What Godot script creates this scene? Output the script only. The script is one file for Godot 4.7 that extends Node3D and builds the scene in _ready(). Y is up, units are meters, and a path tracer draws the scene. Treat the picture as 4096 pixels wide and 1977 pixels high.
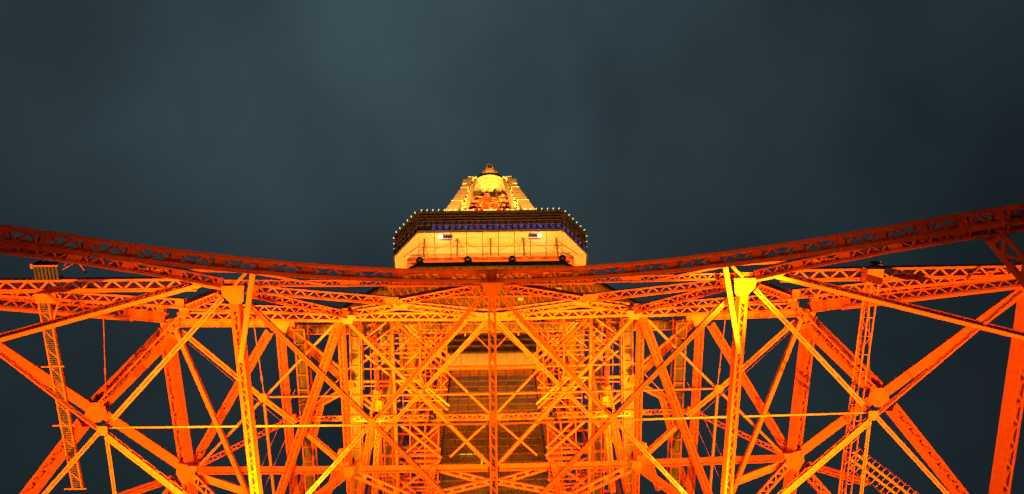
extends Node3D
# A red-orange lattice tower by night, seen steeply from below.

var steel: StandardMaterial3D
var steel_worn: StandardMaterial3D
var cream: StandardMaterial3D
var dark: StandardMaterial3D
var brown: StandardMaterial3D
var zinc: StandardMaterial3D
var black: StandardMaterial3D
var louvre: StandardMaterial3D
var bars := 0
var tower: Node3D
var unit := BoxMesh.new()
var rng := RandomNumberGenerator.new()
const TOWER_BASE := Vector3(0, 0, -52.6)
const WARM := Color(1.0, 0.615, 0.075)

# ---------------------------------------------------------------- mesh helpers
class Mb:
	var v := PackedVector3Array()
	var n := PackedVector3Array()
	var ix := PackedInt32Array()
	func quad(a: Vector3, b: Vector3, c: Vector3, d: Vector3, nn: Vector3) -> void:
		var k := v.size()
		v.append_array(PackedVector3Array([a, b, c, d]))
		n.append_array(PackedVector3Array([nn, nn, nn, nn]))
		if (b - a).cross(c - a).dot(nn) > 0.0:
			ix.append_array(PackedInt32Array([k, k + 2, k + 1, k, k + 3, k + 2]))
		else:
			ix.append_array(PackedInt32Array([k, k + 1, k + 2, k, k + 2, k + 3]))
	func tri(a: Vector3, b: Vector3, c: Vector3, nn: Vector3) -> void:
		var k := v.size()
		v.append_array(PackedVector3Array([a, b, c]))
		n.append_array(PackedVector3Array([nn, nn, nn]))
		if (b - a).cross(c - a).dot(nn) > 0.0:
			ix.append_array(PackedInt32Array([k, k + 2, k + 1]))
		else:
			ix.append_array(PackedInt32Array([k, k + 1, k + 2]))
	func box(c: Vector3, x: Vector3, y: Vector3, z: Vector3) -> void:   # half extents
		for s in [-1.0, 1.0]:
			quad(c + x * s - y - z, c + x * s + y - z, c + x * s + y + z, c + x * s - y + z, x.normalized() * s)
			quad(c + y * s - x - z, c + y * s + x - z, c + y * s + x + z, c + y * s - x + z, y.normalized() * s)
			quad(c + z * s - x - y, c + z * s + x - y, c + z * s + x + y, c + z * s - x + y, z.normalized() * s)
	func bar(a: Vector3, b: Vector3, s: Vector3, nn: Vector3) -> void:    # from a to b, half extents s and nn
		box((a + b) / 2, (b - a) / 2, s, nn)
	func tube(a: Vector3, b: Vector3, r: float, k := 8, r2 := -1.0) -> void:
		var t := (b - a).normalized()
		var p := t.cross(Vector3.RIGHT if absf(t.x) < 0.8 else Vector3.UP).normalized()
		var q := t.cross(p)
		if r2 < 0.0: r2 = r
		for i in k:
			var u := TAU * i / k
			var w := TAU * (i + 1) / k
			var d0 := p * cos(u) + q * sin(u)
			var d1 := p * cos(w) + q * sin(w)
			quad(a + d0 * r, a + d1 * r, b + d1 * r2, b + d0 * r2, (d0 + d1).normalized())
			tri(a, a + d0 * r, a + d1 * r, -t)
			tri(b, b + d0 * r2, b + d1 * r2, t)
	func lathe(at: Vector3, prof: Array, k := 32) -> void:                 # profile of Vector2(radius, height)
		for j in prof.size() - 1:
			for i in k:
				var u := TAU * i / k
				var w := TAU * (i + 1) / k
				var d0 := Vector3(cos(u), 0, sin(u))
				var d1 := Vector3(cos(w), 0, sin(w))
				var e: Vector2 = prof[j + 1] - prof[j]
				var nn := ((d0 + d1).normalized() * e.y - Vector3.UP * e.x).normalized()
				quad(at + d0 * prof[j].x + Vector3.UP * prof[j].y, at + d1 * prof[j].x + Vector3.UP * prof[j].y, at + d1 * prof[j + 1].x + Vector3.UP * prof[j + 1].y, at + d0 * prof[j + 1].x + Vector3.UP * prof[j + 1].y, nn)
	func prism(ring: PackedVector3Array, off: Vector3) -> void:            # polygon (convex) extruded by off
		var c := Vector3.ZERO
		for p in ring: c += p / ring.size()
		for i in ring.size():
			var a := ring[i]
			var b := ring[(i + 1) % ring.size()]
			var nn := (b - a).cross(off).normalized()
			if nn.dot((a + b) / 2 - c) < 0.0: nn = -nn
			quad(a, b, b + off, a + off, nn)
			tri(c, a, b, -off.normalized())
			tri(c + off, a + off, b + off, off.normalized())
	func mesh() -> ArrayMesh:
		var arr := []
		arr.resize(Mesh.ARRAY_MAX)
		arr[Mesh.ARRAY_VERTEX] = v
		arr[Mesh.ARRAY_NORMAL] = n
		arr[Mesh.ARRAY_INDEX] = ix
		var m := ArrayMesh.new()
		m.add_surface_from_arrays(Mesh.PRIMITIVE_TRIANGLES, arr)
		return m

func put(called: String, mb: Mb, mat: Material, parent: Node = null, at := Vector3.ZERO) -> MeshInstance3D:
	var o := MeshInstance3D.new()
	o.name = called
	o.mesh = mb.mesh()
	o.material_override = mat
	o.position = at
	(self if parent == null else parent).add_child(o, true)
	return o

func block(called: String, centre: Vector3, size: Vector3, mat: Material, parent: Node) -> MeshInstance3D:   # shares one unit box
	var o := MeshInstance3D.new()
	o.name = called
	o.mesh = unit
	o.material_override = mat
	o.position = centre
	o.scale = size
	parent.add_child(o, true)
	return o

func tag(o: Node, label: String, category: String, group := "") -> void:
	o.set_meta("label", label)
	o.set_meta("category", category)
	if group != "": o.set_meta("group", group)

func thing(called: String, label: String, category: String, at: Vector3, group := "") -> Node3D:
	var o := Node3D.new()
	o.name = called
	o.position = at
	add_child(o, true)
	tag(o, label, category, group)
	return o

# ---------------------------------------------------------------- steel members
func pair(called: String, style: String, a: Vector3, b: Vector3, w: float, d: float, roll: float) -> void:
	member(called, style, a, b, w, d, roll, 1.0)
	member(called, style, a, b, w, d, roll, -1.0)

func member(called: String, style: String, a: Vector3, b: Vector3, w: float, d: float, roll: float, side := 1.0) -> void:
	var t := (b - a).normalized()
	var n := (Vector3.DOWN + t * t.y).normalized()
	var s := t.cross(n).normalized()
	if absf(s.x) >= 0.3:
		if s.x < 0.0: s = -s
	elif s.z < 0.0: s = -s
	var r := deg_to_rad(roll)
	var nn := n * cos(r) + s * sin(r)
	var ss := s * cos(r) - n * sin(r)
	var f := Vector3(side, 1, 1)
	a *= f
	b *= f
	nn *= f
	ss *= f
	t = (b - a).normalized()
	var mid := (a + b) / 2
	var l := a.distance_to(b)
	var m := Mb.new()
	var lace := Mb.new()
	var h := t * l / 2
	var pick := []
	match style:
		"solid":
			m.box(Vector3.ZERO, h, ss * w / 2, nn * d / 2)
		"tube":
			m.tube(-h, h, w / 2, 8)
			var k := int(l / 2.6)
			for i in k:
				var p := -h + t * l * (i + 0.5) / k
				m.tube(p - t * 0.05, p + t * 0.05, w * 0.62, 8)
		"angles":
			for e in [-1.0, 1.0]:
				m.box(ss * w * 0.3 * e, h, ss * w * 0.2, nn * w * 0.06)
				m.box(ss * w * 0.14 * e - nn * w * 0.28, h, ss * w * 0.05, nn * w * 0.22)
			var k := maxi(2, int(l / 1.1))
			for i in k:
				m.box(-h + t * l * (i + 0.5) / k - nn * w * 0.1, t * w * 0.5, ss * w * 0.3, nn * 0.012)
		"battened":
			m.box(Vector3.ZERO, h, ss * w * 0.34, nn * d * 0.4)
			m.box(-ss * w * 0.3 + nn * d * 0.42, h, ss * w * 0.12, nn * d * 0.06)
			m.box(ss * w * 0.2 + nn * d * 0.42, h, ss * w * 0.16, nn * d * 0.06)
			m.box(ss * w * 0.46 - nn * d * 0.3, h, ss * w * 0.06, nn * d * 0.1)
			var k := maxi(2, int(l / 0.85))
			for i in k:
				m.box(-h + t * l * (i + 0.5) / k + ss * w * 0.42 - nn * d * 0.05, t * 0.11, ss * w * 0.1, nn * d * 0.2)
		"laddr":
			for e in [-1.0, 1.0]:
				m.box(ss * w * 0.36 * e, h, ss * w * 0.14, nn * d * 0.3)
				m.box(ss * w * 0.46 * e + nn * d * 0.3, h, ss * w * 0.05, nn * d * 0.1)
			var k := maxi(2, int(l / (w * 1.9)))
			for i in k:
				m.box(-h + t * l * (i + 0.5) / k + nn * d * 0.16, t * w * 0.28, ss * w * 0.23, nn * 0.012)
				m.box(-h + t * l * (i + 0.5) / k - nn * d * 0.16, t * w * 0.28, ss * w * 0.23, nn * 0.012)
		"open":
			for e in [-1.0, 1.0]:
				m.box(ss * w * 0.4 * e, h, ss * w * 0.1, nn * d * 0.5)
				m.box(ss * w * 0.28 * e + nn * d * 0.46, h, ss * w * 0.04, nn * d * 0.04)
			var k := int(l / 2.9)
			for i in k + 1:
				m.box(-h + t * (l * i / k) + nn * d * 0.3, t * (0.34 if i % 2 == 0 else 0.16), ss * w * 0.31, nn * 0.012)
			var z := int(l / (w * 1.5))
			for i in z:
				var p := -h + t * l * i / z
				var q := -h + t * l * (i + 0.62) / z
				lace.bar(p - ss * w * 0.3, q + ss * w * 0.3, (t * 0.5 - ss * 0.5) * w * 0.16, nn * 0.012)
		_:
			# a box of four corner angles; webs on the s faces, lacing (or plate) on the n faces
			var web := 0.012
			var c := w * (0.28 if called == "floor_girder" else 0.19)
			for e in [-1.0, 1.0]:
				for g in [-1.0, 1.0]:
					m.box(ss * (w * 0.5 - c * 0.5) * e + nn * (d * 0.5 - web) * g, h, ss * c * 0.5, nn * web)
			for e in [-1.0, 1.0]:
				m.box(ss * (w * 0.5 - web) * e * 0.985, h * 0.998, ss * web, nn * (d * 0.5 - web * 2.2))
			if style == "arch":
				m.box(-ss * (w * 0.5 + 0.045) + nn * (d * 0.5 + 0.012), h, ss * 0.085, nn * 0.02)
				m.box(ss * (w * 0.5 + 0.03) + nn * (d * 0.5 + 0.012), h, ss * 0.06, nn * 0.02)
			else:
				m.box(-ss * (w * 0.5 + w * 0.03) + nn * (d * 0.5 + 0.01), h, ss * w * 0.07, nn * 0.012)
			if style == "plated":
				m.box(nn * (d * 0.5 - web * 2.4), h * 0.996, ss * (w * 0.5 - c * 0.9), nn * web)
				m.box(-nn * (d * 0.5 - web * 2.4), h * 0.996, ss * (w * 0.5 - c * 0.9), nn * web)
				var k2 := maxi(2, int(l / 1.6))
				for i in k2 - 1:
					m.box(-h + t * l * (i + 1.0) / k2 + nn * (d * 0.5 + web * 0.4), t * 0.1, ss * w * 0.42, nn * web)
			else:
				var pl: float = minf(0.5, l * 0.12)
				for e in [-1.0, 1.0]:
					for g in [-1.0, 1.0]:
						m.box((h - t * pl * 0.5) * e + nn * (d * 0.5 - web * 3.2) * g, t * pl * 0.5, ss * (w * 0.5 - c * 0.9), nn * web)
				var span := l - pl * 2
				var k := maxi(3, int(round(span / (w * (1.18 if style == "arch" else 0.86)))))
				for g in [1.0, -1.0]:
					for i in k:
						var p := -h + t * (pl + span * i / k)
						var q := -h + t * (pl + span * (i + 1.0) / k)
						var y: float = (w * 0.5 - c * 0.55) * (1.0 if i % 2 == 0 else -1.0)
						var ca: Vector3 = p + ss * y + nn * (d * 0.5 - web * 2.6 - (i % 2) * 0.006) * g
						var cb: Vector3 = q - ss * y + nn * (d * 0.5 - web * 2.6 - (i % 2) * 0.006) * g
						var across: Vector3 = (cb - ca).normalized().cross(nn)
						if g > 0.0 and bars < 300 and (style == "arch" or called == "floor_girder" or called == "level_girder"):
							pick.append([ca, cb, across, nn])
							bars += 1
						else:
							lace.bar(ca, cb, across * w * 0.08, nn * 0.01)
				if w > 0.3:
					rivets(m, h, ss * (w * 0.5 - c * 0.5), nn * d * 0.5, t, l, minf(0.016, w * 0.035))
	var o := put(called, m, steel_worn if bars % 3 == 1 else steel, tower, mid - TOWER_BASE)
	for p in pick:
		var e := MeshInstance3D.new()
		e.name = "lacing_bar"
		e.mesh = unit
		e.material_override = steel
		var along: Vector3 = p[1] - p[0]
		e.transform = Transform3D(Basis(along, p[2] * w * 0.16, p[3] * 0.02), (p[0] + p[1]) / 2)
		o.add_child(e, true)
	if lace.v.size() > 0:
		var q := put("lacing", lace, steel, o)
		q.set_meta("kind", "stuff")

func rivets(m: Mb, h: Vector3, off: Vector3, nn: Vector3, t: Vector3, l: float, r: float) -> void:
	var k := int(l / 0.16)
	var up := nn.normalized()
	var sd := off.normalized()
	for e in [-1.0, 1.0]:
		for i in k:
			var p: Vector3 = -h + t * l * (i + 0.5) / k + off * e + nn
			for j in 4:
				var u := (t * cos(j * PI / 2) + sd * sin(j * PI / 2)) * r
				var w := (t * cos((j + 1) * PI / 2) + sd * sin((j + 1) * PI / 2)) * r
				m.tri(p + u, p + w, p + up * r * 0.8, ((u + w).normalized() + up).normalized())

func plate(called: String, c: Vector3, pts: Array, th: float, both: int, studs: int) -> void:
	for side in ([1.0, -1.0] if both else [1.0]):
		var m := Mb.new()
		var ring := PackedVector3Array()
		for p in pts: ring.append(Vector3(p.x * side, 0, p.y))
		m.prism(ring, Vector3.UP * th)
		if studs:
			for i in ring.size():
				var a := ring[i] * 0.88
				var b := ring[(i + 1) % ring.size()] * 0.88
				var k := int(a.distance_to(b) / 0.13)
				for j in k:
					var q := a.lerp(b, (j + 0.5) / k)
					m.box(q - Vector3.UP * 0.008, Vector3(0.016, 0, 0), Vector3(0, 0.008, 0), Vector3(0, 0, 0.016))
		put(called, m, steel, tower, Vector3(c.x * side, c.y, c.z) - TOWER_BASE)

# ---------------------------------------------------------------- materials
func paint(base: Color, rough: float, spread: float, seed_: int, freq := 0.012) -> StandardMaterial3D:
	var m := StandardMaterial3D.new()
	m.albedo_color = base.linear_to_srgb()
	m.roughness = rough
	var f := FastNoiseLite.new()
	f.seed = seed_
	f.frequency = freq
	f.fractal_octaves = 5
	var g := Gradient.new()
	g.set_color(0, Color(1 - spread, 1 - spread, 1 - spread * 1.1))
	g.set_color(1, Color.WHITE)
	var t := NoiseTexture2D.new()
	t.width = 512
	t.height = 512
	t.seamless = true
	t.noise = f
	t.color_ramp = g
	m.albedo_texture = t
	m.uv1_triplanar = true
	m.uv1_world_triplanar = true
	m.uv1_scale = Vector3(0.23, 0.23, 0.23)
	m.cull_mode = BaseMaterial3D.CULL_DISABLED
	return m

func plain(base: Color, rough: float, metal := 0.0) -> StandardMaterial3D:
	var m := StandardMaterial3D.new()
	m.albedo_color = base.linear_to_srgb()
	m.roughness = rough
	m.metallic = metal
	return m

func glow(c: Color, e: float) -> StandardMaterial3D:
	var m := StandardMaterial3D.new()
	m.albedo_color = Color(0.1, 0.1, 0.1)
	m.emission_enabled = true
	m.emission = c
	m.emission_energy_multiplier = e
	return m

func make_materials() -> void:
	rng.seed = 20
	steel = paint(Color(0.82, 0.140, 0.006), 0.50, 0.13, 3)
	steel_worn = paint(Color(0.76, 0.118, 0.006), 0.55, 0.20, 8)
	cream = paint(Color(0.80, 0.71, 0.50), 0.55, 0.10, 5)
	dark = paint(Color(0.07, 0.035, 0.02), 0.6, 0.4, 11)
	brown = paint(Color(0.22, 0.10, 0.045), 0.6, 0.4, 13)
	zinc = paint(Color(0.17, 0.105, 0.125), 0.6, 0.25, 17)
	louvre = paint(Color(0.040, 0.034, 0.032), 0.5, 0.4, 19)
	black = plain(Color(0.02, 0.018, 0.016), 0.5)

func sky_panorama() -> Image:
	var w := 1024
	var h := 512
	var im := Image.create(w, h, false, Image.FORMAT_RGBF)
	var f := FastNoiseLite.new()
	f.seed = 41
	f.frequency = 2.0
	f.fractal_octaves = 5
	f.fractal_gain = 0.48
	var wisp := FastNoiseLite.new()
	wisp.seed = 9
	wisp.frequency = 4.5
	wisp.fractal_octaves = 4
	var town := Vector3(-0.10, 0.985, -0.14).normalized()      # the lit tower warms and brightens the cloud over it
	for y in h:
		var el := PI / 2 - PI * (y + 0.5) / h
		for x in w:
			var az := TAU * (x + 0.5) / w
			var d := Vector3(-sin(az) * cos(el), sin(el), -cos(az) * cos(el)) * Vector3(-1, 1, -1)
			var cloud := 0.5 + 0.30 * f.get_noise_3dv(d * Vector3(1.0, 0.8, 1.0)) + 0.20 * wisp.get_noise_3dv(d * Vector3(1, 0.7, 0.8))
			var near := exp(-pow(d.angle_to(town) / 0.50, 2.0))
			var k := clampf(0.30 + 1.0 * cloud, 0.2, 1.6) * (0.30 + 0.98 * near)
			var low := clampf(1.0 - maxf(d.y, 0.0) * 2.2, 0.0, 1.0)
			var c := Color(0.0365, 0.0625, 0.0755) * k
			c = c.lerp(Color(0.040, 0.047, 0.050) * (0.5 + 0.5 * cloud), low * 0.7)
			if d.y < 0.0: c = Color(0.030, 0.050, 0.060)
			im.set_pixel(x, y, c)
	return im

# ---------------------------------------------------------------- lamps
func flood(at: Vector3, to: Vector3, energy: float, angle: float, label: String, size := 0.4, tint := WARM, hung := Vector3.ZERO) -> void:
	var o := thing("floodlight", label, "floodlight", at, "floodlights that light the tower")
	var dir := (to - at).normalized()
	var m := Mb.new()
	m.tube(-dir * size * 1.1, -dir * size * 0.45, size * 0.45, 14, size * 0.8)
	m.tube(-dir * size * 0.45, Vector3.ZERO, size * 0.8, 14)
	put("housing", m, black, o)
	var b := Mb.new()
	var sd := dir.cross(Vector3.UP)
	sd = (Vector3.RIGHT if sd.length() < 0.01 else sd.normalized())
	for e in [-1.0, 1.0]:
		b.bar(sd * size * 0.9 * e - dir * size * 0.4, sd * size * 0.9 * e - dir * size * 0.4 + Vector3.DOWN * size * 1.5, sd * 0.03, Vector3.BACK * 0.06)
	b.bar(sd * -size * 0.9 - dir * size * 0.4 + Vector3.DOWN * size * 1.5, sd * size * 0.9 - dir * size * 0.4 + Vector3.DOWN * size * 1.5, Vector3.UP * 0.03, Vector3.BACK * 0.06)
	put("bracket", b, black, o)
	if hung != Vector3.ZERO:
		var p := Mb.new()
		p.tube(Vector3.DOWN * size * 1.5 - dir * size * 0.4, hung - at, 0.06, 8)
		put("drop_post", p, steel, o)
	var g := Mb.new()
	g.tube(dir * 0.004, dir * 0.02, size * 0.7, 14)
	put("lamp_lens", g, glow(tint, 3.0), o)
	var l := SpotLight3D.new()
	l.name = "beam"
	l.light_color = tint
	l.light_energy = energy
	l.light_size = size * 0.7
	l.spot_angle = angle
	l.spot_angle_attenuation = 1.0
	l.spot_range = 300.0
	l.spot_attenuation = 2.0
	l.shadow_enabled = true
	l.position = dir * 0.08
	l.basis = Basis.looking_at(dir, Vector3.RIGHT if absf(dir.y) > 0.9 else Vector3.UP)
	o.add_child(l, true)

# ---------------------------------------------------------------- walkways, cages, wires
func catwalk(a: Vector3, b: Vector3, w: float) -> void:
	var o := thing("catwalk", "long narrow orange catwalk with grated floor hanging across the left bay", "catwalk", a)
	var t := (b - a).normalized()
	var l := a.distance_to(b)
	var s := t.cross(Vector3.UP).normalized()
	for e in [-1.0, 1.0]:
		var m := Mb.new()
		m.bar(s * w * 0.44 * e, s * w * 0.44 * e + t * l, s * w * 0.07, Vector3.UP * 0.09)
		put("side_rail", m, steel, o)
	var k := 22
	for i in k:
		var m := Mb.new()
		var y := w * 0.4 * (1 if i % 2 else -1)
		m.bar(s * y + t * l * i / k + Vector3.DOWN * 0.05, -s * y + t * l * (i + 1) / k + Vector3.DOWN * 0.05, s.cross(Vector3.UP).lerp(s, 0.5).normalized() * 0.03, Vector3.UP * 0.02)
		put("cross_bar", m, steel, o)
	var g := Mb.new()
	for i in int(l / 0.11):
		g.bar(-s * w * 0.38 + t * 0.11 * i, s * w * 0.38 + t * 0.11 * i, t * 0.022, Vector3.UP * 0.03)
	var q := put("grating", g, zinc, o)
	q.set_meta("kind", "stuff")
	var p := Mb.new()
	p.box(t * 0.3 + s * 0.2 + Vector3.DOWN * 0.12, t * 0.26, s * 0.55, Vector3.UP * 0.03)
	put("landing_plate", p, steel, o)
	for f in [0.0, 0.36, 0.66, 1.0]:
		var c := Mb.new()
		c.bar(t * l * f - s * w * (1.3 if f > 0.3 else 0.6), t * l * f + s * w * 0.8, t * 0.04, Vector3.UP * 0.05)
		put("bearer", c, steel, o)
	var d := Mb.new()
	d.bar(s * 0.95 + t * 0.2, s * 0.2 + t * 1.9 + Vector3.DOWN * 0.05, s * 0.045, Vector3.UP * 0.05)
	put("stay", d, steel, o)

func mast(a: Vector3, b: Vector3, c: Vector3, w: float) -> void:
	var o := thing("lattice_mast", "slender three-chord lattice mast with ladder hanging across the right bay", "mast", a)
	var pts := [Vector3.ZERO, b - a, c - a]
	for k in 2:
		var t: Vector3 = (pts[k + 1] - pts[k]).normalized()
		var l: float = pts[k + 1].distance_to(pts[k])
		var s := t.cross(Vector3.UP).normalized()
		var offs := [s * w * 0.48, -s * w * 0.48 + Vector3.UP * 0.1, s * w * 0.05 + Vector3.UP * w * 0.8, -s * w * 0.1 + Vector3.DOWN * 0.1]
		for e in offs:
			var m := Mb.new()
			m.tube(pts[k] + e, pts[k + 1] + e, w * 0.065, 8)
			put("chord", m, steel, o)
		var n := int(l / 0.95)
		for i in n:
			for j in 3:
				var m := Mb.new()
				var e0: Vector3 = offs[j] if i % 2 else offs[(j + 1) % 4]
				var e1: Vector3 = offs[(j + 1) % 4] if i % 2 else offs[j]
				m.tube(pts[k] + t * l * i / n + e0, pts[k] + t * l * (i + 1) / n + e1, w * 0.032, 6)
				if j == 0:
					m.tube(pts[k] + t * l * i / n + offs[0], pts[k] + t * l * i / n + offs[1], w * 0.036, 6)
				put("lattice_brace", m, steel, o)
	var h := Mb.new()
	h.box(Vector3(0.05, 0.2, 0.2), Vector3(0.42, 0, 0), Vector3(0, 0.3, 0), Vector3(0, 0, 0.4))
	put("head_plate", h, steel, o)

func stair_cage(a: Vector3, b: Vector3, w: float, k: int) -> void:
	var where := ["outermost", "middle", "innermost"]
	for side in [1.0, -1.0]:
		var f := Vector3(side, 1, 1)
		var o := thing("ladder_cage", "%s of the three long ladder cages with greyish panels on the %s" % [where[k], "left" if side > 0 else "right"], "ladder cage", a * f, "caged ladders beside the shaft")
		var t := ((b - a) * f).normalized()
		var l := a.distance_to(b)
		var s := t.cross(Vector3.UP).normalized()
		for e in [-0.5, 0.5]:
			for y in [0.0, 1.1]:
				var m := Mb.new()
				m.bar(s * w * e + Vector3.UP * y, s * w * e + Vector3.UP * y + t * l, s * 0.055, Vector3.UP * 0.055)
				put("rail", m, steel, o)
		var n := int(l / 1.25)
		for i in n + 1:
			var m := Mb.new()
			m.bar(-s * w * 0.5 + t * l * i / n, s * w * 0.5 + t * l * i / n, t * 0.045, Vector3.UP * 0.05)
			for e in [-0.5, 0.5]:
				m.bar(s * w * e + t * l * i / n, s * w * e + t * l * i / n + Vector3.UP * 1.1, t * 0.03, s * 0.03)
			put("rung", m, steel, o)
			if i < n:
				block("floor_panel", t * l * (i + 0.5) / n + Vector3.UP * 0.14, Vector3(w * 0.78, 0.03, l / n * 0.94), zinc, o)

func walkway(a: Vector3, b: Vector3, w: float) -> void:
	var o := thing("gallery_walkway", "railed orange walkway crossing the whole tower in front of the shaft", "walkway", (a + b) / 2)
	var l := a.distance_to(b)
	var t := (b - a).normalized()
	var n := 52
	for z in [-0.5, 0.5]:
		var m := Mb.new()
		m.bar(-t * l / 2 + Vector3.BACK * w * z, t * l / 2 + Vector3.BACK * w * z, Vector3.UP * 0.08, Vector3.BACK * 0.075)
		put("edge_beam", m, steel, o)
		var r := Mb.new()
		r.bar(-t * l / 2 + Vector3.BACK * w * z + Vector3.UP * 1.1, t * l / 2 + Vector3.BACK * w * z + Vector3.UP * 1.1, Vector3.UP * 0.03, Vector3.BACK * 0.03)
		put("handrail", r, steel, o)
	for i in n + 1:
		var m := Mb.new()
		var p := -t * l / 2 + t * l * i / n
		m.bar(p - Vector3.BACK * w / 2, p + Vector3.BACK * w / 2, t * 0.05, Vector3.UP * 0.06)
		for z in [-0.5, 0.5]:
			m.bar(p + Vector3.BACK * w * z, p + Vector3.BACK * w * z + Vector3.UP * 1.1, t * 0.03, Vector3.BACK * 0.03)
		put("joist", m, steel, o)
		if i < n:
			block("deck_panel", p + t * l / n / 2 + Vector3.UP * 0.10, Vector3(l / n * 0.9, 0.03, w * 0.86), zinc if i % 5 else steel, o)

func hanging_rod(a: Vector3, b: Vector3, k: int) -> void:
	for side in [1.0, -1.0]:
		var f := Vector3(side, 1, 1)
		var m := Mb.new()
		m.tube(Vector3.ZERO, (b - a) * f, 0.03, 6)
		m.tube((b - a) * f * 0.74, (b - a) * f * 0.82, 0.06, 6)
		var o := put("hanging_rod", m, steel_worn, null, a * f)
		tag(o, "thin dark rod hanging free against the sky in the %s bay on the %s" % ["inner" if k == 0 else "outer", "left" if side > 0 else "right"], "rod", "thin hanging rods")

func stay_wire(a: Vector3, b: Vector3, k: int) -> void:
	var which := ["nearer of two taut wires under the long outer brace", "farther of two taut wires under the long outer brace", "upper of two slanting wires between posts", "lower of two slanting wires between posts"]
	for side in [1.0, -1.0]:
		var f := Vector3(side, 1, 1)
		var m := Mb.new()
		m.tube(Vector3.ZERO, (b - a) * f, 0.016, 5)
		var o := put("stay_wire", m, steel_worn, null, a * f)
		tag(o, "%s, %s side" % [which[k], "left" if side > 0 else "right"], "wire", "thin stay wires")

func cabin(at: Vector3, w: float) -> void:
	var o := thing("maintenance_cradle", "dark rust-red maintenance cradle with guard rail perched on the level girder", "cradle", at)
	for x in [-0.44, -0.3, -0.16, -0.02, 0.12, 0.26, 0.4]:
		block("floor_slat", Vector3(x * w, 0.0, 0.0), Vector3(0.11, 0.04, 0.6 * w), dark, o)
	block("side_panel", Vector3(-0.05 * w, 0.36, 0.3 * w), Vector3(0.9 * w, 0.6, 0.03), dark, o)
	block("side_panel", Vector3(-0.05 * w, 0.36, -0.3 * w), Vector3(0.9 * w, 0.6, 0.03), dark, o)
	for x in [-0.5, -0.2, 0.15, 0.42]:
		block("side_rib", Vector3(x * w, 0.36, 0.34 * w), Vector3(0.05, 0.72, 0.05), brown, o)
	block("lip", Vector3(-0.02 * w, -0.03, 0.3 * w), Vector3(w, 0.05, 0.08), steel_worn, o)
	block("bumper", Vector3(-0.5 * w, -0.05, 0.3 * w), Vector3(0.1, 0.1, 0.24), steel, o)
	var r := Mb.new()
	var p := [Vector3(-0.5, 0.6, 0.3), Vector3(-0.1, 0.8, 0.62), Vector3(0.75, 0.8, 0.62), Vector3(1.25, 0.7, -0.2)]
	for i in 3: r.tube(p[i] * Vector3(w, 1, w), p[i + 1] * Vector3(w, 1, w), 0.04, 6)
	r.tube(Vector3(-0.1 * w, 0.8, 0.62 * w), Vector3(-0.1 * w, 0.5, 0.3 * w), 0.022, 6)
	r.tube(Vector3(0.95 * w, 0.75, 0.3 * w), Vector3(0.5 * w, 0.3, 0.05 * w), 0.022, 6)
	r.tube(Vector3(0.75 * w, 0.8, 0.62 * w), Vector3(0.6 * w, 0.3, 0.2 * w), 0.022, 6)
	put("guard_rail", r, steel_worn, o)

func small_box(at: Vector3, w: float) -> void:
	var o := thing("cable_winch", "small dark open-framed winch on the level girder at right", "winch", at)
	block("drum_frame", Vector3.ZERO, Vector3(w * 0.7, 0.4, w * 0.36), brown, o)
	block("crossbar", Vector3(-w * 0.1, 0.05, w * 0.3), Vector3(w, 0.06, 0.05), steel_worn, o)
	var m := Mb.new()
	m.tube(Vector3(-w * 0.5, 0, 0), Vector3(w * 0.7, 0, -w * 0.3), 0.06, 8)
	put("drum", m, steel_worn, o)

func ladder_arm(a: Vector3, b: Vector3) -> void:
	var o := thing("spiked_ladder", "slanting orange climbing beam with rows of step irons at lower right", "ladder", a)
	var t := (b - a).normalized()
	var l := a.distance_to(b)
	var s := t.cross(Vector3.UP).normalized()
	for e in [-1.0, 1.0]:
		var m := Mb.new()
		m.bar(s * 0.22 * e, s * 0.22 * e + t * l, s * 0.07, Vector3.UP * 0.14)
		put("beam", m, steel, o)
	for i in 14:
		var m := Mb.new()
		m.bar(t * l * (i + 0.4) / 14 - s * 0.7 + t * 0.1, t * l * (i + 0.4) / 14 + s * 0.62 + t * 0.1, t * 0.022, Vector3.UP * 0.022)
		put("step_iron", m, steel, o)
	for e in [-1.0, 1.0]:
		for i in 7:
			var m := Mb.new()
			m.tube(t * l * i / 7 + s * 0.62 * e + Vector3.DOWN * 0.02, t * l * i / 7 + s * 0.62 * e + Vector3.DOWN * 0.7 + t * 0.2, 0.03, 6)
			put("hoop", m, steel, o)

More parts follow.
